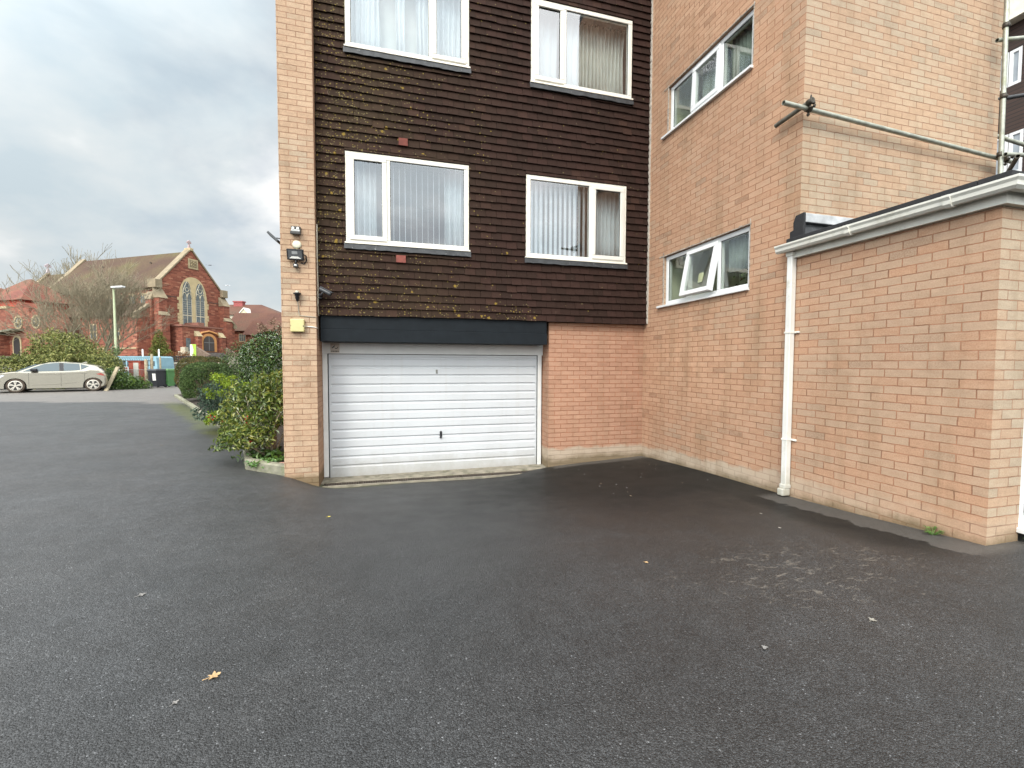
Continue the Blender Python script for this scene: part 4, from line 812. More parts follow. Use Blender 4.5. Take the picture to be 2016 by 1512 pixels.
# ------------------------------------------------------------------ the other wing seen past the brick corner
ow = thing('neighbouring_wing', 'dark tile-hung wing with white windows glimpsed behind the scaffold', 'building', (18, 9.5, 0))
OW = [(9.20, 9.50, 9.75, 10.80), (9.501, 10.6, 9.75, 10.80), (9.08, 9.42, 7.1, 8.35), (9.421, 10.6, 7.1, 8.35), (7.2, 8.5, 9.75, 10.80), (7.2, 8.5, 7.1, 8.35)]
OX = 18.2
def course_mat():
    m, t, b = new_mat('far_hung_tile'); L = t.links.new
    g, sp, v = axis_vec(t, (0, 0), 0)
    br = N(t, 'ShaderNodeTexBrick'); br.inputs['Scale'].default_value = 1; br.inputs['Brick Width'].default_value = 6.0; br.inputs['Row Height'].default_value = .114; br.inputs['Mortar Size'].default_value = .011
    br.inputs['Color1'].default_value = (*s2l((52, 38, 32)), 1); br.inputs['Color2'].default_value = (*s2l((62, 45, 38)), 1); br.inputs['Mortar'].default_value = (.012, .009, .008, 1); L(v, br.inputs['Vector'])
    L(br.outputs['Color'], b.inputs['Base Color']); b.inputs['Roughness'].default_value = .8; return m
m = MB(); wall(m, 'x', OX, 4.5, 13.0, -.5, 11.55, OW, .12); m.build('tile_cladding', course_mat(), ow, recalc=False)
m = MB(); m.box(OX+.13, OX+8, 4.5, 13, -.5, 11.55); m.build('inner_block', MT['room'], ow)
m = MB(); m.box(OX-.35, OX+8.5, 4.2, 13.3, 11.55, 12.3); m.build('eaves', plain('cream_eaves', (.70, .66, .55), .7), ow)
PO = lambda u, z, d=0: (OX+.01+d, u, z)
for h in OW:
    m = MB(); frame_rect(m, PO, h[0], h[1], h[2], h[3], .09, 0, .08); wn = m.build('window', MT['upvc_clean'], ow)
    m = MB(); m.box(OX+.05, OX+.06, h[0]+.09, h[1]-.09, h[2]+.09, h[3]-.09); m.build('pane', plain('pale_glazing', (.30, .33, .36), .06, .1), wn)

# ------------------------------------------------------------------ things lying on the tarmac
def flat_leaf(x, y, size, rot, mat, label, lobes=5, curl=.35, seed=1):
    rnd = random.Random(seed); m = MB(); z = gz(x, y); n = lobes*4; c = Vector((x, y, z+.012*size/.09)); V = [c]
    for i in range(n):
        a = rot+2*math.pi*i/n; ph = i % 4; rr = size*(1.0 if ph == 0 else .68 if ph in (1, 3) else .42)*rnd.uniform(.8, 1.1)*(.62+.38*abs(math.cos((a-rot)/2)))
        V.append(Vector((x+rr*math.cos(a), y+rr*math.sin(a), z+.006+curl*rr*abs(math.sin(a*1.5+seed))*.6)))
    m.mesh(V, [(0, i+1, (i+1) % n+1) for i in range(n)], False); m.tube([c, c+Vector((-math.cos(rot), -math.sin(rot), .05))*size*1.2], size*.03, 5)
    o = m.build('fallen_leaf', mat, None, label, 'leaf', 'fallen leaves on the tarmac', recalc=False); so = o.modifiers.new('thickness', 'SOLIDIFY'); so.thickness = .0008; return o
lm1 = plain('dry_leaf', s2l((172, 142, 102)), .8, .25, 40); lm2 = plain('grey_leaf', s2l((118, 115, 112)), .8, .2, 40); lm5 = plain('dull_tan_leaf', s2l((120, 105, 84)), .8, .2, 40); lm3 = plain('yellow_leaf', s2l((190, 175, 70)), .7, .2, 40); lm4 = plain('pale_flake', s2l((135, 130, 120)), .7, .1)
flat_leaf(-.74, 2.213, .034, .5, lm1, 'curled dry tan maple leaf lying in the middle of the near tarmac', seed=3)
flat_leaf(-.83, 2.07, .018, .9, lm2, 'small grey leaf scrap just below the tan maple leaf', 4, .1, 4)
flat_leaf(-1.45, 3.22, .028, .7, lm2, 'grey leaf flat on the tarmac left of the garage', 4, .15, 5)
for i, (px, py, s_, mt_, lb) in enumerate(((647, 1018, .030, lm3, 'tiny yellow leaf on the tarmac straight out from the garage jamb'), (1535, 1040, .026, lm4, 'white scrap on the tarmac out from the downpipe, the nearer of two'), (1498, 1012, .02, lm4, 'white scrap on the dark tarmac out from the downpipe, the farther of two'), (1505, 1276, .032, lm2, 'round grey scrap on the tarmac below the lime scuffs'), (1272, 1108, .026, lm1, 'pale tan scrap on the tarmac left of the lime scuffs'), (1717, 1222, .034, lm4, 'slender pale leaf on the right-hand tarmac'), (318, 877, .05, lm4, 'pale leaf far out on the drive left of the planting bed'))):
    d = _f+(px-CX)/FPX*_r-(py-CY)/FPX*_u; q = d*((-.10-CZ)/d.z)
    for _ in range(4): q = d*((gz(q.x, q.y)-CZ)/d.z)
    flat_leaf(q.x, q.y, s_*.68, i*1.3, mt_, lb, 3+i % 3, .15, 20+i)
_rl = random.Random(31)
for k in range(18):
    flat_leaf(_rl.uniform(2.6, 4.1), _rl.uniform(4.6, 6.6), _rl.uniform(.008, .015), _rl.uniform(0, 6), (lm2, lm5, lm2)[k % 3], 'tiny pale leaf scrap in the litter on the dark tarmac of the inner corner', 3, .15, 60+k)
def weed(x, y, s_, label, seed):
    rnd = random.Random(seed); t = thing('weed', label, 'weed', (x, y, gz(x, y)), 'weeds at the foot of the extension'); z = gz(x, y); m = MB(); st = MB()
    for k in range(26):
        a = rnd.uniform(0, 6.28); l = s_*rnd.uniform(.4, 1); h = s_*rnd.uniform(.15, .75); p = Vector((x+l*math.cos(a)*.9, y+l*math.sin(a)*.9, z+h)); st.tube([(x, y, z-.01), p], .0018, 4)
        u_ = Vector((math.cos(a), math.sin(a), rnd.uniform(-.3, .4))).normalized()*s_*.26; v_ = u_.cross(Vector((0, 0, 1))).normalized()*s_*.16; m.face([p-u_*.5, p+v_, p+u_, p-v_])
    m.build('leaf_tuft', MT['weed_leaf'], t, recalc=False); st.build('stem', MT['weed_leaf'], t)
MT['weed_leaf'] = leaf_mat('weed_leaf', [(.15, (.045, .11, .02)), (.8, (.13, .24, .05))])
weed(4.335, 2.60, .075, 'small bright green weed at the foot of the long extension wall', 1); weed(4.80, 2.20, .07, 'small green weed by the white door sill', 2)

# ------------------------------------------------------------------ foliage tools
def leaf_cloud(mb, pts, size, asp=.5, up=.3, seed=1, normal=None, jit=.35, droop=0.0, fold=.18):
    rs = np.random.RandomState(seed); n = len(pts); P = np.asarray(pts, float)
    nr = rs.normal(size=(n, 3)) if normal is None else np.asarray(normal)+rs.normal(size=(n, 3))*jit
    nr[:, 2] += up; nr /= np.linalg.norm(nr, axis=1)[:, None]+1e-9
    t_ = rs.normal(size=(n, 3)); t_[:, 2] -= droop; t_ -= nr*(t_*nr).sum(1)[:, None]; t_ /= np.linalg.norm(t_, axis=1)[:, None]+1e-9
    b_ = np.cross(nr, t_); s_ = size*rs.uniform(.65, 1.3, n)[:, None]
    A = P-t_*s_*.5; B = P+b_*s_*asp*.5+nr*s_*fold; C = P+t_*s_*.5-nr*s_*.08; D = P-b_*s_*asp*.5+nr*s_*fold
    base = len(mb.v); V = np.stack([A, B, C, D], 1).reshape(-1, 3); mb.v += list(map(tuple, V.tolist()))
    for i in range(n):
        k = base+4*i; mb.f.append((k, k+1, k+2)); mb.f.append((k, k+2, k+3))
    mb.sm += [False]*(2*n)
def blob_pts(blobs, n, seed=1, shell=.75, rough=.35, nf=2.2, zmin=None):
    """points spread through the outer part of lumpy blobs, with an uneven outline and gaps"""
    rs = np.random.RandomState(seed); w_ = np.array([b[1][0]*b[1][1]+b[1][1]*b[1][2]+b[1][0]*b[1][2] for b in blobs]); w_ /= w_.sum(); out = []; nor = []
    while len(out) < n:
        i = rs.choice(len(blobs), p=w_); c, r_ = blobs[i]; d = rs.normal(size=3); d /= np.linalg.norm(d); rad = shell+(1-shell)*rs.uniform()**.6
        k = mnoise.noise(Vector((d[0]*nf+i*7.1, d[1]*nf+3.3, d[2]*nf))); rad *= 1+rough*k
        if mnoise.noise(Vector((d[0]*5+i*3, d[1]*5, d[2]*5+9))) > .42 and rs.uniform() < .7: continue
        p = np.array(c)+d*np.array(r_)*rad
        if zmin is not None and p[2] < zmin: continue
        out.append(p); nor.append(d)
    return np.array(out), np.array(nor)
def branchlets(m, base, tips, r0, seed=1, n=5, sag=.0, k=3):
    rnd = random.Random(seed)
    for tp in tips:
        b = Vector(base)+Vector((rnd.gauss(0, r0*1.2), rnd.gauss(0, r0*1.2), 0)); tp = Vector(tp); pts = [b.lerp(tp, i/k)+Vector((rnd.gauss(0, .04), rnd.gauss(0, .04), -sag*math.sin(math.pi*i/k)))*(0 if i in (0,) else (tp-b).length*.6) for i in range(k+1)]
        m.tube(pts, [r0*(1-.8*i/k) for i in range(k+1)], n)
def shrub(name, label, cat, base, blobs, n, size, mat, asp=.5, up=.3, seed=1, shell=.7, rough=.35, jit=.6, stems=6, stem_r=.02, stem_mat=None, zmin=None, group=None, droop=0.0):
    t = thing(name, label, cat, base, group); P, Nn = blob_pts(blobs, n, seed, shell, rough, zmin=zmin); m = MB(); leaf_cloud(m, P, size, asp, up, seed, Nn, jit, droop); m.build('foliage', mat, t, recalc=False)
    rs = random.Random(seed); st = MB(); branchlets(st, base, [P[rs.randrange(len(P))]*.8+np.array(base)*.2 for _ in range(stems)], stem_r, seed); st.build('stems', stem_mat or MT['twig'], t); return t
MT['twig'] = plain('shrub_stem', (.20, .16, .11), .9, .3, 20)
MT['lf_glossy'] = leaf_mat('glossy_mixed_leaf', [(.14, (.024, .048, .010)), (.42, (.070, .115, .018)), (.62, (.16, .20, .036)), (.82, (.31, .31, .075)), (.94, (.20, .10, .04))], .32, .12, .6)
MT['lf_camellia'] = leaf_mat('camellia_leaf', [(.15, (.010, .028, .006)), (.5, (.036, .082, .015)), (.9, (.10, .155, .032))], .26, .0, .7)
MT['lf_yew'] = leaf_mat('clipped_yew', [(.15, (.018, .038, .012)), (.5, (.055, .10, .026)), (.9, (.13, .18, .055))], .6, .0, .3)
MT['lf_brown'] = leaf_mat('browned_hedge', [(.15, (.03, .045, .012)), (.5, (.075, .085, .022)), (.85, (.19, .12, .045))], .7, .0, .3)
MT['lf_euph'] = leaf_mat('blue_green_leaf', [(.15, (.035, .065, .050)), (.6, (.08, .125, .09)), (.9, (.13, .18, .11))], .55, .05, .3)
MT['lf_lime'] = leaf_mat('lime_bract', [(.15, (.11, .18, .012)), (.6, (.22, .31, .024)), (.9, (.34, .42, .06))], .6, .2, .3)
MT['lf_hedge'] = leaf_mat('olive_hedge_leaf', [(.15, (.040, .056, .014)), (.42, (.115, .14, .034)), (.66, (.25, .26, .075)), (.9, (.44, .41, .17))], .6, .06, .35, .8)
MT['lf_laurel'] = leaf_mat('laurel_leaf', [(.15, (.018, .042, .008)), (.5, (.055, .115, .018)), (.9, (.15, .22, .045))], .35, .05, .6)
MT['lf_conifer'] = leaf_mat('conifer_spray', [(.15, (.06, .085, .02)), (.55, (.16, .19, .045)), (.9, (.30, .28, .09))], .7, .0, .2)
MT['lf_rust'] = leaf_mat('rusty_berry_leaf', [(.15, (.07, .05, .015)), (.5, (.22, .09, .03)), (.9, (.36, .15, .06))], .7, .0, .3)
MT['lf_dry'] = leaf_mat('dried_flowerhead', [(.15, (.07, .05, .035)), (.5, (.20, .14, .095)), (.9, (.36, .28, .20))], .9, .0, .1)
MT['red'] = plain('red_flower', (.42, .025, .02), .6, .3, 30)
MT['soil'] = plain('dark_soil', (.030, .021, .014), .95, .45, 14, .02, 30)

# ------------------------------------------------------------------ planting bed with its kerb
KP = [Vector((-1.372, 6.93, 0)), Vector((-2.02, 7.50, 0)), at(478, 884, 8.9), at(432, 852, 10.6), at(385, 818, 13.6), at(352, 794, 17.3), at(343, 786, 18.8), at(395, 774, 21.5), at(470, 770, 22.5)]
KP = [Vector((p.x, p.y, 0)) for p in KP]
def kerb_run(pts, wd, hh, name, label):
    m = MB(); rnd = random.Random(9); fine = []
    for a, b in zip(pts, pts[1:]):
        n = max(2, int((b-a).length/.18))
        fine += [a.lerp(b, i/n) for i in range(n)]
    fine.append(pts[-1]); rows = []
    for i, p in enumerate(fine):
        d = (fine[min(i+1, len(fine)-1)]-fine[max(i-1, 0)]).normalized(); o = Vector((d.y, -d.x, 0)); 
        z = gz(p.x, p.y); h = (hh(i/len(fine)) if callable(hh) else hh)*rnd.uniform(.93, 1.07); j = rnd.uniform(-.008, .008)
        A, B = p+o*(wd*-.0+j), p+o*(wd+j)
        rows.append([(A.x, A.y, z-.2), (A.x, A.y, z+h-.02), (A.x+o.x*.02, A.y+o.y*.02, z+h), (B.x-o.x*.02, B.y-o.y*.02, z+h), (B.x, B.y, z+h-.02), (B.x, B.y, z-.2)])
    for a, b in zip(rows, rows[1:]):
        for k in range(5): m.face([a[k], a[k+1], b[k+1], b[k]], False)
    m.face(rows[0]); m.face(rows[-1]); return tag(m.build(name, MT['kerbstone'], recalc=True), label, 'kerb')
kerb_run(KP, .12, lambda s_: .15 if s_ < .16 else .09, 'kerb', 'low lichened concrete kerb curving round the planting bed')
m = MB(); inner = [Vector((-1.38, 7.05, 0)), Vector((-1.90, 7.55, 0))]+[p+Vector((.10, .02, 0)) for p in KP[2:7]]+[at(395, 775, 21.2), at(480, 770, 22)]
right = [Vector((-1.362, 7.05, 0)), Vector((-1.362, 7.6, 0)), Vector((-1.362, 8.8, 0)), Vector((-1.362, 10.5, 0)), Vector((-1.362, 13, 0)), Vector((-1.362, 16.5, 0)), Vector((-1.9, 18.5, 0)), Vector((-2.2, 21, 0)), Vector((-2.4, 22.5, 0))]
rows = []
for a, b in zip(inner, right):
    row = []
    for i in range(9):
        p = Vector((a.x, a.y, 0)).lerp(Vector((b.x, b.y, 0)), i/8); row.append((p.x, p.y, gz(p.x, p.y)+.075+.07*math.sin(math.pi*min(1, i/6))+.012*mnoise.noise(Vector((p.x*6, p.y*6, 0)))))
    rows.append(row)
for a, b in zip(rows, rows[1:]):
    for i in range(8): m.face([a[i], a[i+1], b[i+1], b[i]], True)
m.build('planting_bed', MT['soil'], kind='structure', recalc=False)

# shrub beside the pier: glossy evergreen with a few red flowers and bare stems at its foot
b0 = Vector((-1.78, 8.05, gz(-1.78, 8.05)+.10))
blobs = [((-2.0, 7.75, .22), (.34, .30, .20)), ((-2.3, 7.95, .05), (.30, .30, .16)), ((-1.75, 8.25, .92), (.42, .50, .30)), ((-2.1, 8.4, .75), (.45, .45, .30)), ((-1.62, 8.0, .62), (.30, .36, .30)), ((-2.35, 8.6, .40), (.40, .45, .30)), ((-2.0, 8.0, .42), (.36, .35, .22)), ((-2.25, 8.25, .18), (.36, .36, .20)), ((-1.55, 8.3, 1.08), (.25, .40, .22))]
t = thing('evergreen_shrub', 'glossy yellow-green shrub with bare stems and a few red flowers beside the brick pier', 'shrub', b0)
P, Nn = blob_pts(blobs, 5600, 11, .50, .35, zmin=.02); m = MB(); leaf_cloud(m, P, .080, .38, .35, 12, Nn, .8); m.build('foliage', MT['lf_glossy'], t, recalc=False)
m = MB(); rs = random.Random(3); branchlets(m, b0, [P[rs.randrange(len(P))] for _ in range(34)], .022, 4, 6, .0, 4); m.tube([b0+Vector((0, 0, -.1)), b0+Vector((.02, 0, .1)), b0+Vector((.10, .06, .22))], [.06, .045, .03], 8); m.build('stems', plain('pale_bark', (.27, .22, .15), .9, .3, 25), t)
m = MB(); rs = np.random.RandomState(5); sel = P[(P[:, 0] < -1.95) & (P[:, 2] < .55)]; 
for q in sel[rs.choice(len(sel), 12)]:
    leaf_cloud(m, q+rs.normal(size=(9, 3))*.016-np.array((0, .02, 0)), .04, .7, .3, rs.randint(999))
m.build('flowers', MT['red'], t, recalc=False)
# euphorbia
b0 = at(440, 838, 10.4); b0.z = gz(b0.x, b0.y)+.1
t = thing('euphorbia', 'blue-green bushy plant topped with lime yellow flower heads over the kerb', 'shrub', b0)
c = at(437, 778, 10.4); blobs = [((c.x, c.y, .62), (.46, .5, .36)), ((c.x+.32, c.y+.2, .60), (.36, .4, .34)), ((c.x-.05, c.y-.1, .25), (.50, .45, .30))]
P, Nn = blob_pts(blobs, 3000, 21, .5, .3, zmin=.0); m = MB(); leaf_cloud(m, P, .085, .22, .5, 22, Nn, .6); m.build('foliage', MT['lf_euph'], t, recalc=False)
m = MB(); st = MB(); rs = np.random.RandomState(8)
for k in range(52):
    px, py = rs.uniform(406, 486), rs.uniform(737, 832); 
    if px > 440 and py > 775: continue
    q = at(px, py, 9.75+rs.uniform(-.3, .35)); st.tube([(b0.x+rs.uniform(-.2, .2), b0.y, b0.z), q], .006, 4); pts = q_ = np.array(q)+rs.normal(size=(46, 3))*np.array((.05, .05, .028)); leaf_cloud(m, pts, .045, .8, 1.2, rs.randint(9999), None, .5)
m.build('flower_heads', MT['lf_lime'], t, recalc=False); st.build('stems', MT['lf_euph'], t)
# clipped round bush
b0 = at(530, 800, 11.6); b0.z = gz(b0.x, b0.y)+.05; c = at(533, 712, 11.6)
shrub('round_bush', 'dark glossy round clipped bush close behind the brick pier', 'shrub', b0, [((c.x, c.y, 1.32), (.72, .75, .82)), ((c.x+.35, c.y+.2, 1.15), (.62, .7, .85)), ((c.x-.1, c.y, .62), (.6, .6, .6))], 8500, .075, MT['lf_camellia'], .55, .35, 31, .86, .10, .55)
# hydrangea with dead flower heads
b0 = at(525, 790, 13.6); b0.z = gz(b0.x, b0.y)+.05; c = at(528, 668, 13.6)
t = thing('hydrangea', 'tall shrub with dried brown flower heads above the round bush', 'shrub', b0)
blobs = [((c.x+.1, c.y, c.z+.05), (.50, .5, .42)), ((c.x+.45, c.y, c.z+.2), (.45, .5, .45)), ((c.x-.15, c.y, c.z-.45), (.5, .5, .45))]
P, Nn = blob_pts(blobs, 1700, 41, .3, .4); m = MB(); leaf_cloud(m, P-np.array((0, 0, .2)), .10, .5, .4, 42, Nn, .7); m.build('foliage', MT['lf_camellia'], t, recalc=False)
m = MB(); rs = np.random.RandomState(6)
for q in P[rs.choice(len(P), 130)]: leaf_cloud(m, q+np.array((0, -.1, .12))+rs.normal(size=(16, 3))*.042, .045, .7, .3, rs.randint(9999))
m.build('flower_heads', MT['lf_dry'], t, recalc=False); m = MB(); branchlets(m, b0, [P[rs.randint(len(P))]+np.array((0, 0, .15)) for _ in range(46)], .014, 7, 5); m.build('stems', MT['twig'], t)
# dark upright shrub between hedge and bush
b0 = at(470, 800, 14.0); b0.z = gz(b0.x, b0.y)+.05; c = at(470, 715, 14.0)
shrub('dark_shrub', 'dull dark green twiggy shrub between the clipped hedge and the round bush', 'shrub', b0, [((c.x, c.y, 1.35), (.50, .5, .62)), ((c.x-.2, c.y, .75), (.5, .5, .55)), ((c.x+.3, c.y, 1.2), (.4, .5, .8))], 4200, .06, MT['lf_yew'], .5, .3, 51, .55, .35, .8, 22, .014)
# clipped hedge
def hedge_block(name, label, x0, x1, yb, yt, D, mat, n, seed, dep=1.3, size=.05):
    a = at(x0, yb, D); b = at(x1, yb, D); c = at((x0+x1)/2, yt, D); hw = (b-a).length/2; z0 = gz((a.x+b.x)/2, (a.y+b.y)/2)+.05; hz = (c.z-z0)
    mid = (a+b)/2; t = thing(name, label, 'hedge', (mid.x, mid.y, z0), 'clipped hedges in the planting bed'); rs = np.random.RandomState(seed); P = []; Nn = []
    while len(P) < n:
        d = rs.normal(size=3); d /= np.linalg.norm(d); e = 3.2; k = (abs(d[0])**e+abs(d[1])**e+abs(d[2])**e)**(-1/e); q = d*k
        if q[2] < -.80: continue
        # hollow, thin lower right flank where the bare wood shows
        if q[0] > .05 and q[2] < .15 and rs.uniform() < .80: continue
        q = q*(1-.10*rs.uniform()**2)*(1+.07*mnoise.noise(Vector(q*2.5)+Vector((seed, 0, 0))))
        w_ = HR*q[0]*hw+HF*q[1]*dep/2; P.append((mid.x+w_.x, mid.y+w_.y, z0+hz*(.5+.5*q[2]))); Nn.append(d)
    m = MB(); leaf_cloud(m, P, size, .45, .2, seed, Nn, .6); m.build('foliage', mat, t, recalc=False)
    m = MB(); branchlets(m, (mid.x, mid.y, z0), [P[rs.randint(n)] for _ in range(40)], .03, seed, 5); m.build('stems', MT['twig'], t)
hedge_block('clipped_hedge', 'dark green clipped hedge with rounded top and bare shaded flank by the kerb', 374, 446, 790, 714, 16.2, MT['lf_yew'], 15000, 61, 1.6, .055)
hedge_block('browned_hedge', 'browner clipped hedge just behind the dark green one, next to the bins', 362, 440, 775, 702, 20.0, MT['lf_brown'], 11000, 62, 1.8, .06)
# small plants and a stone at the front of the bed
x, y = -1.73, 7.42
t = thing('ground_cover_plant', 'low clump of crinkled bright green leaves in the front corner of the planting bed', 'plant', (x, y, gz(x, y)+.08)); rs = np.random.RandomState(12)
P = np.c_[rs.normal(x, .10, 260), rs.normal(y, .10, 260), gz(x, y)+.10+rs.uniform(0, .075, 260)]; m = MB(); leaf_cloud(m, P, .06, .75, 1.0, 13); m.build('foliage', leaf_mat('fresh_leaf', [(.15, (.03, .08, .02)), (.6, (.10, .20, .045)), (.9, (.20, .32, .09))], .4), t, recalc=False)
x, y = -1.85, 7.85
t = thing('dark_leaf_plant', 'small dark broad-leaved plant under the evergreen shrub', 'plant', (x, y, gz(x, y)+.08)); P = np.c_[rs.normal(x, .14, 150), rs.normal(y, .12, 150), gz(x, y)+.14+rs.uniform(0, .13, 150)]; m = MB(); leaf_cloud(m, P, .10, .55, .8, 14); m.build('foliage', MT['lf_laurel'], t, recalc=False)
m = MB(); bm = bmesh.new(); bmesh.ops.create_icosphere(bm, subdivisions=3, radius=1)
for q in bm.verts: q.co *= 1+.22*mnoise.noise(q.co*1.6)
m.mesh([(-1.47+q.co.x*.075, 7.22+q.co.y*.06, gz(-1.47, 7.2)+.135+q.co.z*.045) for q in bm.verts], [[q.index for q in f.verts] for f in bm.faces], True); bm.free(); tag(m.build('stone', plain('pink_stone', (.36, .20, .16), .85, .3, 20, .004, 50)), 'pinkish brown stone lying on the soil against the brick pier', 'stone')
# ------------------------------------------------------------------ silver car
rear = at(184, 773, 22.4); cx_, cy_ = rear.x, rear.y; cz_ = gz(cx_, cy_)
_ca = R(35); _fw = -HR*math.cos(_ca)-HF*math.sin(_ca); _sd = HR*math.sin(_ca)-HF*math.cos(_ca)
def CT(x, y, z): return Vector((cx_, cy_, cz_+z))+_fw*x+_sd*y
def CTV(p): return CT(p.x, p.y, p.z)       # x forward from the rear wheel, y out towards the camera side, z up
MT['carpaint'] = plain('champagne_paint', (.36, .33, .265), .20, .03, 2, metal=.75, coat=1.0, spec=.6)
MT['carglass'] = plain('car_glass', (.05, .075, .085), .03, .1, 1.2, spec=.9)
MT['tyre'] = plain('dusty_tyre', (.070, .052, .038), .9, .2, 12)
MT['brake'] = plain('dark_brake', (.03, .028, .026), .6)
MT['rim'] = plain('alloy', (.62, .58, .50), .3, .1, 9, metal=.7)
car = thing('parked_car', 'champagne silver hatchback parked side-on before the hedge, its nose cut off by the picture edge', 'car', CT(1.3, -.9, 0))
top = [(-.50, .50), (-.50, .62), (-.47, .80), (-.38, .96), (-.18, 1.06), (.10, 1.08), (.35, 1.02), (.9, .985), (1.6, .965), (2.30, .955), (2.66, .985), (2.95, .95), (3.20, .89), (3.42, .78), (3.53, .64), (3.56, .48), (3.55, .30), (3.46, .22)]
def arch(c, r_=.365, n=12): return [(c+r_*math.cos(math.pi*i/n), .31+r_*math.sin(math.pi*i/n)*1.0) for i in range(n+1)]
bot = [(3.03, .19)]+[(x, max(z, .19)) for x, z in arch(2.66)]+[(2.29, .19), (1.3, .185), (.37, .19)]+[(x, max(z, .19)) for x, z in arch(0.0)]+[(-.37, .22), (-.46, .28), (-.50, .40)]
out = top+bot
m = MB()
def ring(y, inset, dz=0):
    cxm, czm = 1.55, .58; R_ = []
    for x, z in out:
        k = 1-inset/1.9; R_.append(CT(cxm+(x-cxm)*(1-inset*.06) if 0 else x-(.06*inset*10 if x > 3.3 else (-.06*inset*10 if x < -.40 else 0)), y, z-(inset*.35 if z > .6 else 0)))
    return R_
prof_y = [(-.88, .10), (-.90, .0), (.90-.06, 0)]
# body as stacked rings: sharp shoulder line, tucked sides
secs = []
for y, f in ((-1.79, .16), (-1.76, .05), (-1.60, 0), (-.9, -.03), (-.20, 0), (-.04, .05), (0.0, .16)):
    S = []
    for (x, z) in out:
        zz2 = z-(.05*f/.16 if z > .9 else 0); xx = x-(.55*max(f, 0) if x > 3.1 else 0)+(.45*max(f, 0) if x < -.36 else 0)
        S.append(CT(xx, y+(.05 if False else 0), zz2))
    secs.append(S)
n = len(out)
for a, b in zip(secs, secs[1:]):
    for k in range(n): m.face([a[k], a[(k+1) % n], b[(k+1) % n], b[k]], True)
m.face(secs[0]); m.face(secs[-1])
body = m.build('body', MT['carpaint'], car)
em = body.modifiers.new('split', 'EDGE_SPLIT'); em.split_angle = R(38)
# greenhouse: belt, shoulder, roof
gh = [(-.40, .97, 1.0), (-.20, 1.20, .9), (.0, 1.30, .84), (.40, 1.39, .78), (1.10, 1.455, .76), (1.55, 1.43, .77), (1.95, 1.32, .80), (2.35, 1.12, .87), (2.68, .965, .95)]
m = MB(); rows = []
for x, zt, wf in gh:
    hw = .86; r0 = []
    zb = .93
    for s_, zq in ((-1, zb), (-1, zb+(zt-zb)*.55), (-1, zt-.035), (-.72, zt-.004), (0, zt+.008), (.72, zt-.004), (1, zt-.035), (1, zb+(zt-zb)*.55), (1, zb)):
        k = 0 if zt <= zb+.01 else (zq-zb)/(1.455-zb); tum = hw*(1-.24*min(1, max(0, k))); r0.append(CT(x, -.9+s_*tum*(.985 if abs(s_) == 1 else .98), zq))
    rows.append(r0)
for a, b in zip(rows, rows[1:]):
    for k in range(8): m.face([a[k], a[k+1], b[k+1], b[k]], True)
m.face(rows[0]); m.face(rows[-1])
g_ = m.build('roof', MT['carpaint'], car); em = g_.modifiers.new('split', 'EDGE_SPLIT'); em.split_angle = R(35)
def side_y(z, off): k = (z-.93)/(1.455-.93); return -.9+.86*.985*(1-.24*min(1, max(0, k)))+off
def sidepoly(name, poly, mat, off=.012, label=None, parent=None):
    m = MB(); fr = [CT(x, side_y(z, off), z) for x, z in poly]; bk = [CT(x, side_y(z, off-.03), z) for x, z in poly]; k = len(poly); m.mesh(fr+bk, [tuple(range(k)), tuple(range(k, 2*k))[::-1]]+[(i, (i+1) % k, k+(i+1) % k, k+i) for i in range(k)]); return m.build(name, mat, parent or car, label)
sidepoly('side_window', [(2.42, .985), (2.05, 1.19), (1.72, 1.335), (1.40, 1.385), (1.22, 1.392), (1.20, 1.00), (2.0, .985)], MT['carglass'])
sidepoly('side_window', [(1.04, 1.005), (1.06, 1.39), (.50, 1.345), (.46, 1.06), (.6, 1.03)], MT['carglass'])
sidepoly('quarter_window', [(.43, 1.06), (.46, 1.335), (.14, 1.235), (.2, 1.20)], MT['carglass'])
sidepoly('door_pillar', [(1.195, 1.005), (1.215, 1.392), (1.065, 1.39), (1.045, 1.005)], MT['black'], .010)
m = MB(); V = []
for s_ in (-1, 1):
    V += [CT(2.64, -.9+s_*.70, 1.00), CT(2.02, -.9+s_*.62, 1.325)]
m.mesh([v+_fw*.012+Vector((0, 0, .014)) for v in V]+[v-_fw*.03+Vector((0, 0, -.04)) for v in V], [(0, 1, 3, 2), (4, 6, 7, 5), (0, 2, 6, 4), (1, 5, 7, 3), (0, 4, 5, 1), (2, 3, 7, 6)]); m.build('windscreen', MT['carglass'], car)
m = MB(); m.prism([CT(-.02, -.35, 1.30), CT(-.30, -.35, 1.215), CT(-.30, -.35, 1.19), CT(.0, -.35, 1.26)], _sd*-1.1); m.build('spoiler', MT['carpaint'], car)
m = MB(); m.prism([CT(.52, -.88, 1.40), CT(.36, -.88, 1.46), CT(.33, -.88, 1.45), CT(.30, -.88, 1.395)], _sd*-.05); m.build('roof_aerial', MT['carpaint'], car)
m = MB(); m.box(1.93, 2.16, -.10, .06, 1.0, 1.12, T=CTV, b=.03); m.build('door_mirror', MT['black'], car)
for (x0, x1, z_) in ((1.32, 1.14, .875), (.40, .22, .915)):
    m = MB(); m.box(x1, x0, -.02, .012, z_, z_+.028, T=CTV, b=.008); m.build('door_handle', MT['carpaint'], car)
m = MB()
for x_ in (2.22, 1.13, .30): m.box(x_-.004, x_+.004, -.01, .0025, .26, .93, T=CTV)
m.build('door_gap', MT['gasket'], car)
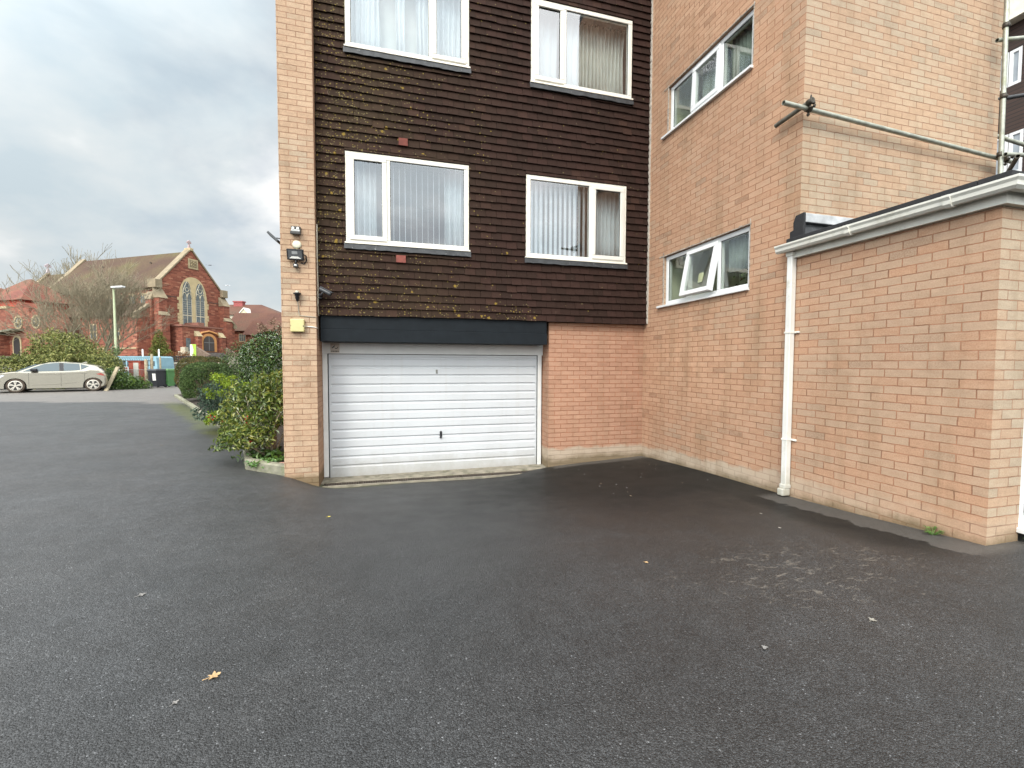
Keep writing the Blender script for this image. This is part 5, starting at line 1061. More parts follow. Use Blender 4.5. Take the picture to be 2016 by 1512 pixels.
m = MB(); V1 = [(2.35, .825), (1.2, .845), (.2, .895), (.2, .880), (1.2, .828), (2.35, .812)]; m.prism([CT(x, .004, z) for x, z in V1], _sd*-.02); m.prism([CT(x, .004, z) for x, z in [(2.1, .345), (1.3, .37), (.55, .45), (.55, .435), (1.3, .35), (2.1, .33)]], _sd*-.02); m.build('crease_shade_strip', plain('painted_crease_shadow', (.22, .20, .165), .3, .05, 2, metal=.5), car)  # darker strips carry the shade of the body creases in their colour
m = MB(); m.prism([CT(x, .006, z) for x, z in [(-.40, .84), (-.30, .90), (-.12, .855), (-.22, .80), (-.43, .76)]], _sd*-.06); m.build('tail_light', plain('tail_lamp', (.35, .08, .06), .15), car)
m = MB(); m.prism([CT(x, .006, z) for x, z in [(3.36, .70), (3.05, .83), (2.98, .80), (3.12, .69), (3.38, .63)]], _sd*-.05); m.build('headlight', plain('headlamp', (.62, .64, .68), .1), car)
m = MB(); m.prism([CT(x, .006, z) for x, z in [(3.44, .46), (3.20, .42), (3.14, .34), (3.42, .36)]], _sd*-.04); m.build('fog_light', MT['black'], car)
m = MB(); m.box(-.45, 3.5, -1.7, -.10, .16, .35, T=CTV); m.build('underbody', MT['gasket'], car)
for wx in (2.66, 0.0):
    for wy, fc in ((-.105, 1), (-1.69, -1)):
        c = CT(wx, wy, .325); m = MB(); ax = _sd*fc
        m.tube([c-ax*.105, c+ax*.06, c+ax*.105], [.325, .325, .300], 28); wh = m.build('tyre', MT['tyre'], car)
        o_ = c+ax*.106; q = lambda r_, a, d: o_+ax*d-_fw*r_*math.cos(a)+Vector((0, 0, r_*math.sin(a)))
        m = MB(); m.tube([o_-ax*.02, o_+ax*.002], .225, 26); m.build('wheel_well', MT['brake'], wh)
        m = MB(); n = 30
        for i in range(n):
            a0, a1 = 2*math.pi*i/n, 2*math.pi*(i+1)/n
            m.face([q(.238, a0, .006), q(.238, a1, .006), q(.205, a1, .012), q(.205, a0, .012)])
        for k in range(5):
            a = 2*math.pi*k/5+.3
            for da in (-.17, .17): m.prism([q(.03, a-.5, .010), q(.03, a+.5, .010), q(.212, a+da+.10, .012), q(.212, a+da-.10, .012)], ax*-.01)
        m.tube([o_, o_+ax*.016], .045, 12); m.build('rim', MT['rim'], wh)

# ------------------------------------------------------------------ bins
def bin_(px, D, mat, lidmat, label, sticker):
    c = at(px, 767, D); z = gz(c.x, c.y); t = thing('wheelie_bin', label, 'bin', (c.x, c.y, z), 'wheelie bins by the drive'); yaw = R(-8)
    def T(p): a = R(-24); return Vector((c.x+p.x*math.cos(a)-p.y*math.sin(a), c.y+p.x*math.sin(a)+p.y*math.cos(a), z+p.z))
    m = MB(); s0, s1 = .215, .285
    V = [T(Vector((x*s, y*s*1.2, zz_))) for s, zz_ in ((s0, .05), (s1, .90), (s1+.02, .90), (s1+.02, .96)) for x, y in ((-1, -1), (1, -1), (1, 1), (-1, 1))]
    F = [(0, 1, 2, 3)]
    for k in range(3): F += [(4*k+i, 4*k+(i+1) % 4, 4*k+4+(i+1) % 4, 4*k+4+i) for i in range(4)]
    m.mesh(V, F); bd = m.build('bin_body', mat, t); bv = bd.modifiers.new('bevel', 'BEVEL'); bv.width = .02; bv.segments = 2
    m = MB(); m.box(-.325, .325, -.40, .40, .962, 1.00, T=T, b=.02); m.box(-.30, .30, -.36, .36, .985, 1.06, T=T, b=.03); m.build('lid', lidmat, t)
    m = MB(); m.tube([T(Vector((-.29, .40, .93))), T(Vector((.29, .40, .93)))], .018, 8); m.build('handle', mat, t)
    for x in (-.24, .24):
        m = MB(); m.tube([T(Vector((x-.025, .25, .10))), T(Vector((x+.025, .25, .10)))], .10, 16); m.build('wheel', MT['black'], t)
    if sticker: m = MB(); m.box(.02, .22, -.352, -.336, .40, .80, T=lambda p: T(Vector((p.x, p.y+(.80-p.z)*.082+.0, p.z)))); m.build('label_sheet', MT['white'], t)
    else: m = MB(); m.box(-.13, .10, -.340, -.326, .66, .71, T=lambda p: T(Vector((p.x, p.y+(.71-p.z)*.082, p.z)))); m.build('moulded_mark', plain('pale_green_mark', (.26, .45, .24), .5), t)
bin_(311, 26.0, plain('charcoal_plastic', (.030, .032, .038), .45, .15), plain('grey_lid', (.075, .082, .09), .45, .1), 'charcoal grey wheelie bin with a white label sheet, left of the green bin', 1)
bin_(333, 26.6, plain('green_plastic', (.085, .22, .075), .45, .12), plain('pale_green_lid', (.15, .31, .13), .45, .1), 'mid green wheelie bin between the charcoal bin and the clipped hedge', 0)

# ------------------------------------------------------------------ hedges and shrubs beyond the car
def hedge_line(name, label, pxs, ys_top, D0, D1, dep, mat, n, seed, size):
    P = []; Nn = []; rs = np.random.RandomState(seed); k = len(pxs)-1
    while len(P) < n:
        u_ = rs.uniform()*k; i = min(int(u_), k-1); f_ = u_-i; px = pxs[i]+(pxs[i+1]-pxs[i])*f_; pt = ys_top[i]+(ys_top[i+1]-ys_top[i])*f_; D = D0+(D1-D0)*u_/k
        tp = at(px, pt, D); z0 = -.05; h = (tp.z-z0)*(1+.10*mnoise.noise(Vector((u_*3, seed, 0)))); a = rs.uniform(0, math.pi); e = 2.6; cxx, szz = math.cos(a), math.sin(a); q = (abs(cxx)**e+abs(szz)**e)**(-1/e)
        rad = 1-.22*rs.uniform()**1.5; rad *= 1+.16*mnoise.noise(Vector((u_*6, a*2, seed)))
        if rs.uniform() < .25: a2 = None
        o = HF*(-(cxx*q)*dep/2*rad)+HR*0; P.append((tp.x+o.x, tp.y+o.y, z0+h*(szz*q)*rad)); Nn.append((-(cxx)*HF.x, -(cxx)*HF.y, szz))
    mid = np.mean(P, 0); t = thing(name, label, 'hedge', (mid[0], mid[1], -.05)); m = MB(); leaf_cloud(m, P, size, .55, .25, seed, Nn, .7); m.build('foliage', mat, t, recalc=False)
    st = MB(); rr = random.Random(seed)
    for _ in range(36): q = P[rr.randrange(n)]; branchlets(st, (q[0], q[1], -.1), [q], .02, rr.randrange(99), 4)
    st.build('stems', MT['twig'], t)
hedge_line('hedge', 'long olive green hedge along the far side of the parked car', [-230, -100, 0, 60, 110, 150], [708, 704, 703, 702, 700, 700], 23.4, 24.6, 1.5, MT['lf_hedge'], 15000, 71, .115)
cA, cB = at(120, 690, 27), at(190, 710, 26.5)
base = Vector((cA.x, cA.y, -.05))
shrub('large_shrub', 'big sprawling yellow-green shrub rising behind the hedge and the car', 'shrub', base, [((*at(108, 672, 27)[:2], 2.35), (1.15, 1.0, .95)), ((*at(75, 690, 27)[:2], 1.5), (.9, .9, .9)), ((*at(140, 678, 26.6)[:2], 2.1), (1.2, 1.0, .9)), ((*at(168, 694, 26.4)[:2], 1.6), (1.0, 1.0, .9)), ((*at(200, 708, 26)[:2], 1.2), (.85, .9, .85)), ((*at(218, 716, 25.6)[:2], .95), (.6, .8, .8)), ((*at(150, 715, 25.6)[:2], .9), (1.6, .9, .9)), ((*at(100, 705, 26)[:2], 1.1), (1.2, .9, 1.0))], 17000, .125, MT['lf_hedge'], .5, .3, 81, .6, .45, .8, 40, .03)
c = at(245, 757, 24.2)
shrub('laurel_mound', 'low mound of bright green leaves between the leaning plank and the wooden post', 'shrub', Vector((c.x, c.y, -.05)), [((*at(228, 750, 24)[:2], .30), (.75, .7, .62)), ((*at(252, 756, 24.2)[:2], .25), (.7, .6, .42)), ((*at(276, 762, 24.6)[:2], .12), (.55, .5, .30)), ((*at(215, 742, 24.4)[:2], .55), (.5, .5, .55))], 4200, .12, MT['lf_laurel'], .42, .4, 91, .6, .35, .7, 10, .015, zmin=-.06, droop=.6)
# leaning plank and posts
MT['oldwood'] = plain('weathered_wood', (.30, .25, .165), .9, .3, 10, .004, 30)
def post(px, pb, pt, D, w_, label, cat='post', lean=0.0, mat=None, name='wooden_post'):
    b = at(px, pb, D); z0 = gz(b.x, b.y)-.05; h = at(px, pt, D).z; m = MB(); a = Vector((b.x, b.y, z0)); tp = Vector((b.x+lean, b.y, h)); m.tube([a, a.lerp(tp, .5)+Vector((.008, 0, 0)), tp, tp+Vector((0, 0, .02))], [w_*1.05, w_, w_*.95, w_*.5], 8); return tag(m.build(name, mat or MT['oldwood']), label, cat)
p0, p1 = at(206, 772, 22.6), at(231, 722, 23.8); m = MB(); d = (p1-p0); o = Vector((d.z*.0, 0, 0)); w_ = HR*.085
m.prism([p0-w_, p0+w_, p1+w_, p1-w_], HF*.07); tag(m.build('wooden_plank', MT['oldwood']), 'grey-brown wooden plank leaning behind the tail of the parked car', 'plank')
post(289, 768, 708, 26.3, .085, 'thick grey wooden post just left of the bins')
post(300, 768, 698, 29, .08, 'tall square wooden post behind the charcoal bin', lean=.02); post(317, 766, 703, 31, .06, 'thin wooden post behind the gap between the two bins')
MT['paintedwhite'] = plain('white_painted_steel', (.78, .78, .76), .5, .08)
post(282, 730, 688, 37, .055, 'short white pole left of the conifer', 'pole', 0, MT['paintedwhite'], 'white_pole'); post(314, 735, 688, 37, .055, 'taller white pole in front of the conifer', 'pole', 0, MT['paintedwhite'], 'white_pole')
# brick gate pier with pale panel
c = at(266, 752, 27.5); z0 = gz(c.x, c.y); t = thing('gate_pier', 'red brick gate pier with a pale stone panel', 'gate pier', (c.x, c.y, z0))
def LT(c): return lambda p: Vector((c.x, c.y, 0))+HR*p.x+HF*p.y+Vector((0, 0, p.z))
MT['redbrick'] = brick_mat('red_pier_brick', [(0, s2l((150, 72, 60))), (1, s2l((178, 92, 76)))], s2l((150, 118, 100)), stains=False, bump=.003)
m = MB(); m.box(-.36, .34, 0, .35, z0-.1, 1.42, T=LT(c)); m.box(-.40, .38, -.04, .39, 1.421, 1.48, T=LT(c)); m.build('pier', MT['redbrick'], t)
m = MB(); m.box(-.06, .24, -.02, -.001, .02, 1.36, T=LT(c)); m.build('stone_panel', plain('pale_panel', (.50, .50, .44), .8, .1), t)
# chain-link fence with a sign
fe = thing('mesh_fence', 'thin wire mesh fence between the leaning plank and the posts', 'fence', at(245, 752, 26.9)); m = MB(); a, b = at(231, 760, 26.9), at(287, 760, 26.9); n = 26
for i in range(n+1):
    for s_ in (1, -1):
        u0 = i/n; u1 = u0+s_*.38
        if -.02 <= u1 <= 1.02: m.tube([a.lerp(b, u0)*1+Vector((0, 0, -a.lerp(b, u0).z)), Vector((*a.lerp(b, u1)[:2], .95))], .006, 3, cap=False)
for z in (.05, .95): m.tube([Vector((*a[:2], z)), Vector((*b[:2], z))], .010, 4)
m.build('mesh', plain('fence_wire', (.30, .31, .30), .6, .1), fe)
c = at(247, 727, 26.6); t = thing('fence_sign', 'small white notice board with red markings on the mesh fence', 'sign', (c.x, c.y, c.z-.15)); m = MB(); m.box(-.15, .15, -.01, .01, c.z-.16, c.z+.16, T=LT(c)); m.build('board', MT['white'], t)
m = MB(); 
for (x0, x1, z0_, z1_) in ((-.12, -.02, .04, .12), (.01, .12, .03, .06), (.03, .11, .085, .115), (-.11, .10, -.06, -.03), (-.12, -.04, -.125, -.085), (.0, .12, -.12, -.09)): m.box(x0, x1, -.014, -.0105, c.z+z0_, c.z+z1_, T=LT(c))
m.build('red_marking', MT['red'], t)
# black railings with curled tops
ra = thing('railing', 'black iron railing with curled finials in front of the light blue van', 'railing', at(285, 740, 30)); m = MB(); a, b = at(238, 745, 30), at(300, 745, 30)
for i in range(19):
    q = a.lerp(b, i/18); m.tube([(q.x, q.y, 0), (q.x, q.y, 1.62)], .012, 5); m.tube([Vector((q.x, q.y, 1.62))+HR*.05*math.sin(t_)+Vector((0, 0, .05-.05*math.cos(t_))) for t_ in (0, 1, 2, 3, 4, 5)], .010, 4)
for z in (.25, 1.2, 1.5): m.tube([Vector((*a[:2], z)), Vector((*b[:2], z))], .018, 5)
m.build('bars', MT['black'], ra)
# light blue van
c = at(267, 740, 36); t = thing('blue_van', 'light blue van parked beyond the railings and the gate pier', 'van', (c.x, c.y, 0)); MT['vanpaint'] = plain('pale_blue_paint', (.22, .38, .45), .35, .06, 3)
m = MB(); pr = [(-1.75, .35), (1.75, .35), (1.75, 1.1), (1.68, 1.78), (1.5, 1.88), (-1.5, 1.88), (-1.7, 1.76), (-1.78, 1.1)]; m.prism([LT(c)(Vector((x, 0, z))) for x, z in pr], HF*1.8); m.build('body', MT['vanpaint'], t)
m = MB()
for x0, x1, z0_, z1_ in ((-1.55, -.75, 1.05, 1.54), (-.62, .35, 1.05, 1.54), (.48, 1.05, 1.1, 1.54), (1.16, 1.55, 1.1, 1.50)): m.box(x0, x1, -.012, -.001, z0_, z1_, T=LT(c), b=.004)
m.build('side_window', plain('van_glass', (.035, .06, .075), .08), t)
m = MB(); m.box(-1.7, 1.7, -.01, -.001, .72, .86, T=LT(c)); m.build('white_stripe', MT['white'], t)
m = MB(); [m.tube([LT(c)(Vector((x, -.02, .34))), LT(c)(Vector((x, .2, .34)))], .32, 18) for x in (-1.1, 1.1)]; m.build('wheel', MT['black'], t)
# low white hooped railing and retaining wall beyond
c = at(318, 735, 33); t = thing('hooped_railing', 'low white hooped railing beyond the bins', 'railing', (c.x, c.y, 0)); m = MB()
for i in range(9):
    x = -.75+i*.19; m.tube([LT(c)(Vector((x+.075*math.cos(a_), 0, .62+.09*math.sin(a_)))) for a_ in [math.pi*k/6 for k in range(7)]], .016, 5); m.tube([LT(c)(Vector((x+.075, 0, 0))), LT(c)(Vector((x+.075, 0, .62)))], .016, 5)
m.tube([LT(c)(Vector((-.9, 0, .62))), LT(c)(Vector((.9, 0, .62)))], .014, 5); m.build('hoops', MT['paintedwhite'], t)
c = at(330, 720, 43); t = thing('retaining_wall', 'grey stone retaining wall with a pale dotted coping below the church', 'wall', (c.x, c.y, 0)); MT['greystone'] = plain('grey_stone', (.15, .13, .115), .9, .3, 3, .01, 9)
m = MB(); m.box(-7, 6, 0, .5, -.1, 1.28, T=LT(c)); m.build('stonework', MT['greystone'], t)
m = MB(); [m.box(-6.9+i*.42, -6.9+i*.42+.26, -.05, .45, 1.281, 1.42, T=LT(c)) for i in range(30)]; m.build('coping', plain('pale_coping', (.52, .48, .38), .8, .1), t)
c = at(330, 712, 44); t = thing('churchyard_fence', 'dark close-barred fence along the top of the retaining wall', 'fence', (c.x, c.y, 1.2)); m = MB()
for i in range(78): m.box(-6.9+i*.165, -6.9+i*.165+.05, -.02, .02, 1.20, 2.05, T=LT(c))
for z in (1.45, 1.92): m.box(-6.95, 5.95, -.03, -.021, z, z+.06, T=LT(c))
m.build('bars', plain('dark_iron', (.035, .035, .036), .6), t)
# street lamp
b = at(229, 705, 27.2); t = thing('street_lamp', 'pale green street lamp post with a flat white lantern', 'street lamp', (b.x, b.y, -.05)); tp = at(223.5, 565, 27.2); m = MB()
m.tube([(b.x, b.y, -.1), (b.x, b.y, 1.2), (b.x, b.y, 1.25), (tp.x, tp.y, tp.z-.1)], [.10, .10, .075, .05], 10); m.build('post', plain('green_grey_paint', (.30, .34, .20), .5, .15, 4), t)
m = MB(); h0 = Vector((tp.x, tp.y, tp.z-.05)); T = lambda p: h0+HR*p.x+HF*p.y+Vector((0, 0, p.z+.06*p.x)); m.box(-.08, .62, -.13, .13, -.02, .08, T=T, b=.03); m.build('lantern', plain('white_lantern', (.74, .76, .76), .35), t)
m = MB(); m.box(.10, .56, -.10, .10, -.035, -.021, T=T); m.build('lamp_glass', plain('lamp_glass', (.5, .5, .48), .2), t)
q = Vector((b.x, b.y, at(229, 692, 27.2).z)); rs = np.random.RandomState(2); m = MB(); leaf_cloud(m, np.array(q)+rs.normal(size=(120, 3))*np.array((.16, .16, .14)), .12, .7, .2, 3); tag(m.build('ivy_tuft', MT['lf_laurel'], recalc=False), 'tuft of dark ivy wrapped round the street lamp post', 'ivy')

# ------------------------------------------------------------------ church on the rise (local frame: u along the front, v back along the nave)
CO, CU, CV = Vector((-27.86, 68.05, 0)), Vector((0.53971, 0.84185, 0)), Vector((-0.84185, 0.53971, 0))
def CH(p): return CO+CU*p.x+CV*p.y+Vector((0, 0, p.z))
def chp(u_, v_, z_): return CO+CU*u_+CV*v_+Vector((0, 0, z_))
def stone_mat():
    m, t, b = new_mat('red_sandstone'); L = t.links.new; g = N(t, 'ShaderNodeNewGeometry'); sp = N(t, 'ShaderNodeSeparateXYZ'); L(g.outputs['Position'], sp.inputs[0])
    u_ = math_n(t, 'ADD', math_n(t, 'MULTIPLY', sp.outputs[0], 1.0), math_n(t, 'MULTIPLY', sp.outputs[1], .25)); cv = N(t, 'ShaderNodeCombineXYZ'); L(u_, cv.inputs[0]); L(sp.outputs[2], cv.inputs[1])
    br = N(t, 'ShaderNodeTexBrick'); br.inputs['Scale'].default_value = 1; br.inputs['Brick Width'].default_value = .42; br.inputs['Row Height'].default_value = .19; br.inputs['Mortar Size'].default_value = .012; br.inputs['Color1'].default_value = (0, 0, 0, 1); br.inputs['Color2'].default_value = (1, 1, 1, 1); br.inputs['Mortar'].default_value = (.5, .5, .5, 1)
    nz = N(t, 'ShaderNodeTexNoise'); nz.inputs['Scale'].default_value = 1.6; nz.inputs['Detail'].default_value = 4; L(g.outputs['Position'], nz.inputs[0]); wv = N(t, 'ShaderNodeVectorMath', operation='MULTIPLY_ADD'); L(nz.outputs['Color'], wv.inputs[0]); wv.inputs[1].default_value = (.12, .10, 0); L(cv.outputs[0], wv.inputs[2]); L(wv.outputs[0], br.inputs['Vector'])
    rp = ramp(t, [(0, s2l((108, 60, 47))), (.5, s2l((130, 74, 57))), (.9, s2l((146, 88, 68))), (1, s2l((166, 116, 92)))]); L(br.outputs['Color'], rp.inputs[0])
    c = mixc(t, br.outputs['Fac'], rp.outputs[0], s2l((140, 92, 76))); n2_ = N(t, 'ShaderNodeTexNoise'); n2_.inputs['Scale'].default_value = .35; n2_.inputs['Detail'].default_value = 6; L(g.outputs['Position'], n2_.inputs[0]); r2 = ramp(t, [(.3, .82), (.7, 1.15)]); L(n2_.outputs[0], r2.inputs[0]); c = mixc(t, 1.0, c, r2.outputs[0], 'MULTIPLY')
    L(c, b.inputs['Base Color']); b.inputs['Roughness'].default_value = .9; bp = N(t, 'ShaderNodeBump'); bp.inputs['Distance'].default_value = .03; L(br.outputs['Color'], bp.inputs['Height']); L(bp.outputs[0], b.inputs['Normal']); return m
MT['sandstone'] = stone_mat()
MT['dressed'] = plain('dressed_limestone', (.40, .32, .19), .85, .18, 1.5, dirt=((.24, .20, .13), 1.2, .55, .6))
def roof_mat(name, a, b_, moss):
    m, t, b = new_mat(name); L = t.links.new; g = N(t, 'ShaderNodeNewGeometry'); n1_ = N(t, 'ShaderNodeTexNoise'); n1_.inputs['Scale'].default_value = .28; n1_.inputs['Detail'].default_value = 7; L(g.outputs['Position'], n1_.inputs[0]); r1 = ramp(t, [(.36, a), (.52, b_), (.66, moss)]); L(n1_.outputs[0], r1.inputs[0])
    sp = N(t, 'ShaderNodeSeparateXYZ'); L(g.outputs['Position'], sp.inputs[0]); wv = N(t, 'ShaderNodeTexWave', wave_type='BANDS', bands_direction='Z'); wv.inputs['Scale'].default_value = 1.6; wv.inputs['Distortion'].default_value = 1.2; L(g.outputs['Position'], wv.inputs[0]); r2 = ramp(t, [(0, .84), (.5, 1.05)]); L(wv.outputs[0], r2.inputs[0]); c = mixc(t, 1.0, r1.outputs[0], r2.outputs[0], 'MULTIPLY')
    n2_ = N(t, 'ShaderNodeTexNoise'); n2_.inputs['Scale'].default_value = 5; n2_.inputs['Detail'].default_value = 5; L(g.outputs['Position'], n2_.inputs[0]); r3 = ramp(t, [(.3, .8), (.7, 1.2)]); L(n2_.outputs[0], r3.inputs[0]); c = mixc(t, 1.0, c, r3.outputs[0], 'MULTIPLY'); L(c, b.inputs['Base Color']); b.inputs['Roughness'].default_value = .9; return m
MT['churchroof'] = roof_mat('mossy_brown_tiles', s2l((72, 51, 38)), s2l((80, 62, 42)), s2l((84, 75, 44)))
MT['redroof'] = roof_mat('red_plain_tiles', s2l((108, 62, 50)), s2l((122, 73, 57)), s2l((100, 72, 56)))
MT['brownroof'] = roof_mat('brown_plain_tiles', s2l((84, 54, 44)), s2l((94, 62, 49)), s2l((86, 64, 50)))
MT['leaded'] = plain('leaded_glass', (.10, .12, .125), .15, .4, 3, spec=.8)
ch = thing('church', 'red sandstone church with steep mossy roof, tall twin-lancet west window and cross on its gable', 'church', CO+Vector((0, 0, 2.1)))
WU = 9.2; Z0 = 1.9
m = MB()
# nave box and gable
gab = [(0, 0, Z0), (WU, 0, Z0), (WU, 0, 11.3), (WU/2, 0, 16.7), (0, 0, 11.3)]
m.prism([chp(*p) for p in gab], CV*.9); m.box(.12, WU-.12, .9, 30, Z0, 11.2, T=CH)
m.prism([chp(.3, 21.2, 11.2), chp(WU-.3, 21.2, 11.2), chp(WU/2, 21.2, 16.4)], CV*.8); m.prism([chp(.8, 29.5, 10.2), chp(WU-.8, 29.5, 10.2), chp(WU/2, 29.5, 15.0)], CV*.6)
m.build('wall', MT['sandstone'], ch)
m = MB(); e = .35
for (u0, u1) in ((-.35, WU/2), (WU+.35, WU/2)):
    za = 11.3-.35*1.08; zr = 16.35
    m.prism([chp(u0, .9, za), chp(u1, .9, zr), chp(u1, .9, zr+.22), chp(u0, .9, za+.22)], CV*20.4)
    m.prism([chp(u0+(.5 if u0 < 1 else -.5), 21.9, 10.0), chp(u1, 21.9, 14.75), chp(u1, 21.9, 14.95), chp(u0+(.5 if u0 < 1 else -.5), 21.9, 10.2)], CV*7.7)
rf = m.build('roof', MT['churchroof'], ch)
m = MB(); [m.box(-.1, .1, v_, v_+.14, 0, .10, T=lambda p, v_=v_: CH(Vector((WU/2-1.6+p.x, p.y, 15.05+p.z-.1)))) for v_ in (5.2, 14.6)]; m.build('roof_vent', MT['black'], rf)
m = MB()    # copings
for (u0, s_) in ((-.15, 1), (WU+.15, -1)):
    for (v0, v1, zz0, zz1, uo) in ((-.12, 1.0, 11.45, 17.0, 0), (21.1, 22.1, 11.3, 16.85, .3), (29.4, 30.2, 10.3, 15.3, .8)):
        m = MB(); a = chp(u0+s_*uo, v0, zz0-.18); b_ = chp(WU/2, v0, zz1-.22); m.prism([a, b_, b_+Vector((0, 0, .25)), a+Vector((0, 0, .25))], CV*(v1-v0)); m.build('coping', MT['coping'], ch)
for u0, u1 in ((-.55, .35), (WU-.35, WU+.5)): m = MB(); m.box(u0, u1, -.5, .9, 10.9, 11.97, T=CH, b=.05); m.build('kneeler', MT['coping'], ch)
m = MB(); m.box(WU/2-.26, WU/2+.26, -.2, .9, 16.6, 17.0, T=CH, b=.06); m.build('apex_stone', MT['dressed'], ch)
def cross(v_, z_, s_, mat):
    m = MB(); m.prism([chp(WU/2-.22*s_, v_, z_), chp(WU/2+.22*s_, v_, z_), chp(WU/2+.08*s_, v_, z_+.7*s_), chp(WU/2-.08*s_, v_, z_+.7*s_)], CV*.2)
    m.box(WU/2-.07*s_, WU/2+.07*s_, v_, v_+.2, z_+.7*s_, z_+1.35*s_, T=CH); m.box(WU/2-.38*s_, WU/2+.38*s_, v_+.02, v_+.18, z_+.88*s_, z_+1.05*s_, T=CH); m.prism([chp(WU/2-.42*s_, v_+.03, z_+1.05*s_), chp(WU/2+.42*s_, v_+.03, z_+1.05*s_), chp(WU/2, v_+.03, z_+1.42*s_)], CV*.14); m.build('gable_cross', mat, ch)
cross(.2, 16.95, .8, plain('pinkish_stone', (.40, .30, .30), .9, .2)); cross(29.6, 15.2, 1.1, plain('pale_pink_stone', (.46, .40, .42), .9, .2))
# west window: pale pointed frame, two lancets with tracery
def lancet(cu, hw, zb, zs, zt, n=10):
    """outline of a pointed opening"""
    pts = [(cu-hw, zb), (cu+hw, zb), (cu+hw, zs)]
    for i in range(1, n): t_ = i/n; pts.append((cu+hw*math.cos(t_*math.pi/2)**.85, zs+(zt-zs)*math.sin(t_*math.pi/2)**1.1))
    pts.append((cu, zt))
    for i in range(n-1, 0, -1): t_ = i/n; pts.append((cu-hw*math.cos(t_*math.pi/2)**.85, zs+(zt-zs)*math.sin(t_*math.pi/2)**1.1))
    pts.append((cu-hw, zs)); return pts
wc = 4.75; MT['pale_window_stone'] = plain('pale_window_stone', (.50, .40, .23), .85, .12, 1.5)
m = MB(); m.prism([chp(u_, -.06, z_) for u_, z_ in lancet(wc, 1.95, 6.35, 10.2, 13.05)], CV*.05)
rnd = random.Random(1)
for i in range(9):
    for s_ in (-1, 1): m.box(wc+s_*1.9, wc+s_*(1.9+rnd.choice((.12, .32))), -.05, -.01, 6.4+i*.42, 6.4+i*.42+.36, T=CH)
ww = m.build('west_window', MT['pale_window_stone'], ch)
for cu in (wc-.93, wc+.93):
    m = MB(); m.prism([chp(u_, -.085, z_) for u_, z_ in lancet(cu, .66, 6.5, 10.1, 12.35)], CV*.024); gl = m.build('pane', MT['leaded'], ww)
    m = MB()
    for du in (-.66, -.03, .60): m.box(cu+du, cu+du+.06, -.11, -.086, 6.5, 10.6 if abs(du) < .1 else 10.1, T=CH)
    for k in range(2): 
        cc = cu-.33+.66*k; m.tube([chp(cc+.30*math.cos(a_), -.10, 10.1+.75*math.sin(a_)) for a_ in [math.pi*i/8 for i in range(9)]], .05, 4)
    m.tube([chp(cu+.24*math.cos(a_), -.10, 11.25+.28*math.sin(a_)) for a_ in [2*math.pi*i/10 for i in range(11)]], .05, 4); m.tube([chp(cu-.66, -.1, 10.1), chp(cu-.5, -.1, 11.2), chp(cu, -.1, 12.3), chp(cu+.5, -.1, 11.2), chp(cu+.66, -.1, 10.1)], .06, 4)
    m.box(cu-.66, cu+.66, -.105, -.086, 7.75, 7.85, T=CH)
    for i in range(7): m.box(cu-.6, cu+.6, -.092, -.0855, 8.1+i*.3, 8.12+i*.3, T=CH)
    m.build('tracery', plain('pale_tracery', (.55, .50, .38), .8, .1), ww)
m = MB(); m.box(4.15, 5.55, -.07, -.005, 14.2, 15.55, T=CH); pl = m.build('carved_plaque', MT['dressed'], ch); m = MB(); m.box(4.36, 5.34, -.08, -.0705, 14.42, 15.34, T=CH); ip = m.build('sunk_panel', plain('shadowed_carving', (.20, .16, .10), .9, .3, 3), pl)
m = MB(); [m.tube([chp(4.85+.14*math.cos(a_)+du, -.10, 14.88+.14*math.sin(a_)+dz) for a_ in [2*math.pi*i/8 for i in range(9)]], .045, 4) for du, dz in ((-.2, .2), (.2, .2), (-.2, -.2), (.2, -.2))]; m.build('quatrefoil', MT['dressed'], pl)
# buttresses, string courses
m = MB()
for u0, u1 in ((-.45, .55), (WU-.55, WU+.35)):
    m = MB(); m.box(u0, u1, -.9, -.001, Z0, 9.6, T=CH); m.box(u0, u1, -1.3, -.901, Z0, 7.4, T=CH); m.build('buttress', MT['sandstone'], ch)
m = MB(); m.box(-.75, -.451, .05, 1.0, Z0, 9.4, T=CH); m.build('buttress', MT['sandstone'], ch)
m = MB()
for u0, u1 in ((-.55, .65), (WU-.65, WU+.45)):
    m = MB(); m.prism([chp(u0, -1.0, 9.6), chp(u0, .0, 9.6), chp(u0, .0, 10.9)], CU*(u1-u0)); m.build('weathering', MT['coping'], ch); m = MB(); m.prism([chp(u0, -1.4, 7.4), chp(u0, -.9, 7.4), chp(u0, -.9, 7.9)], CU*(u1-u0)); m.build('weathering', MT['coping'], ch)
m = MB(); m.prism([chp(-.85, .0, 9.4), chp(-.451, .0, 9.4), chp(-.451, .0, 10.4)], CV*1.1); m.build('weathering', MT['coping'], ch)
MT['dkstring'] = plain('dark_string', (.10, .06, .045), .9)
m = MB(); m.box(.66, 2.4, -.05, -.004, 10.0, 10.12, T=CH); m.build('string_course', MT['dkstring'], ch); m = MB(); m.box(7.0, WU-.66, -.05, -.004, 9.9, 10.02, T=CH); m.build('string_course', MT['dkstring'], ch)
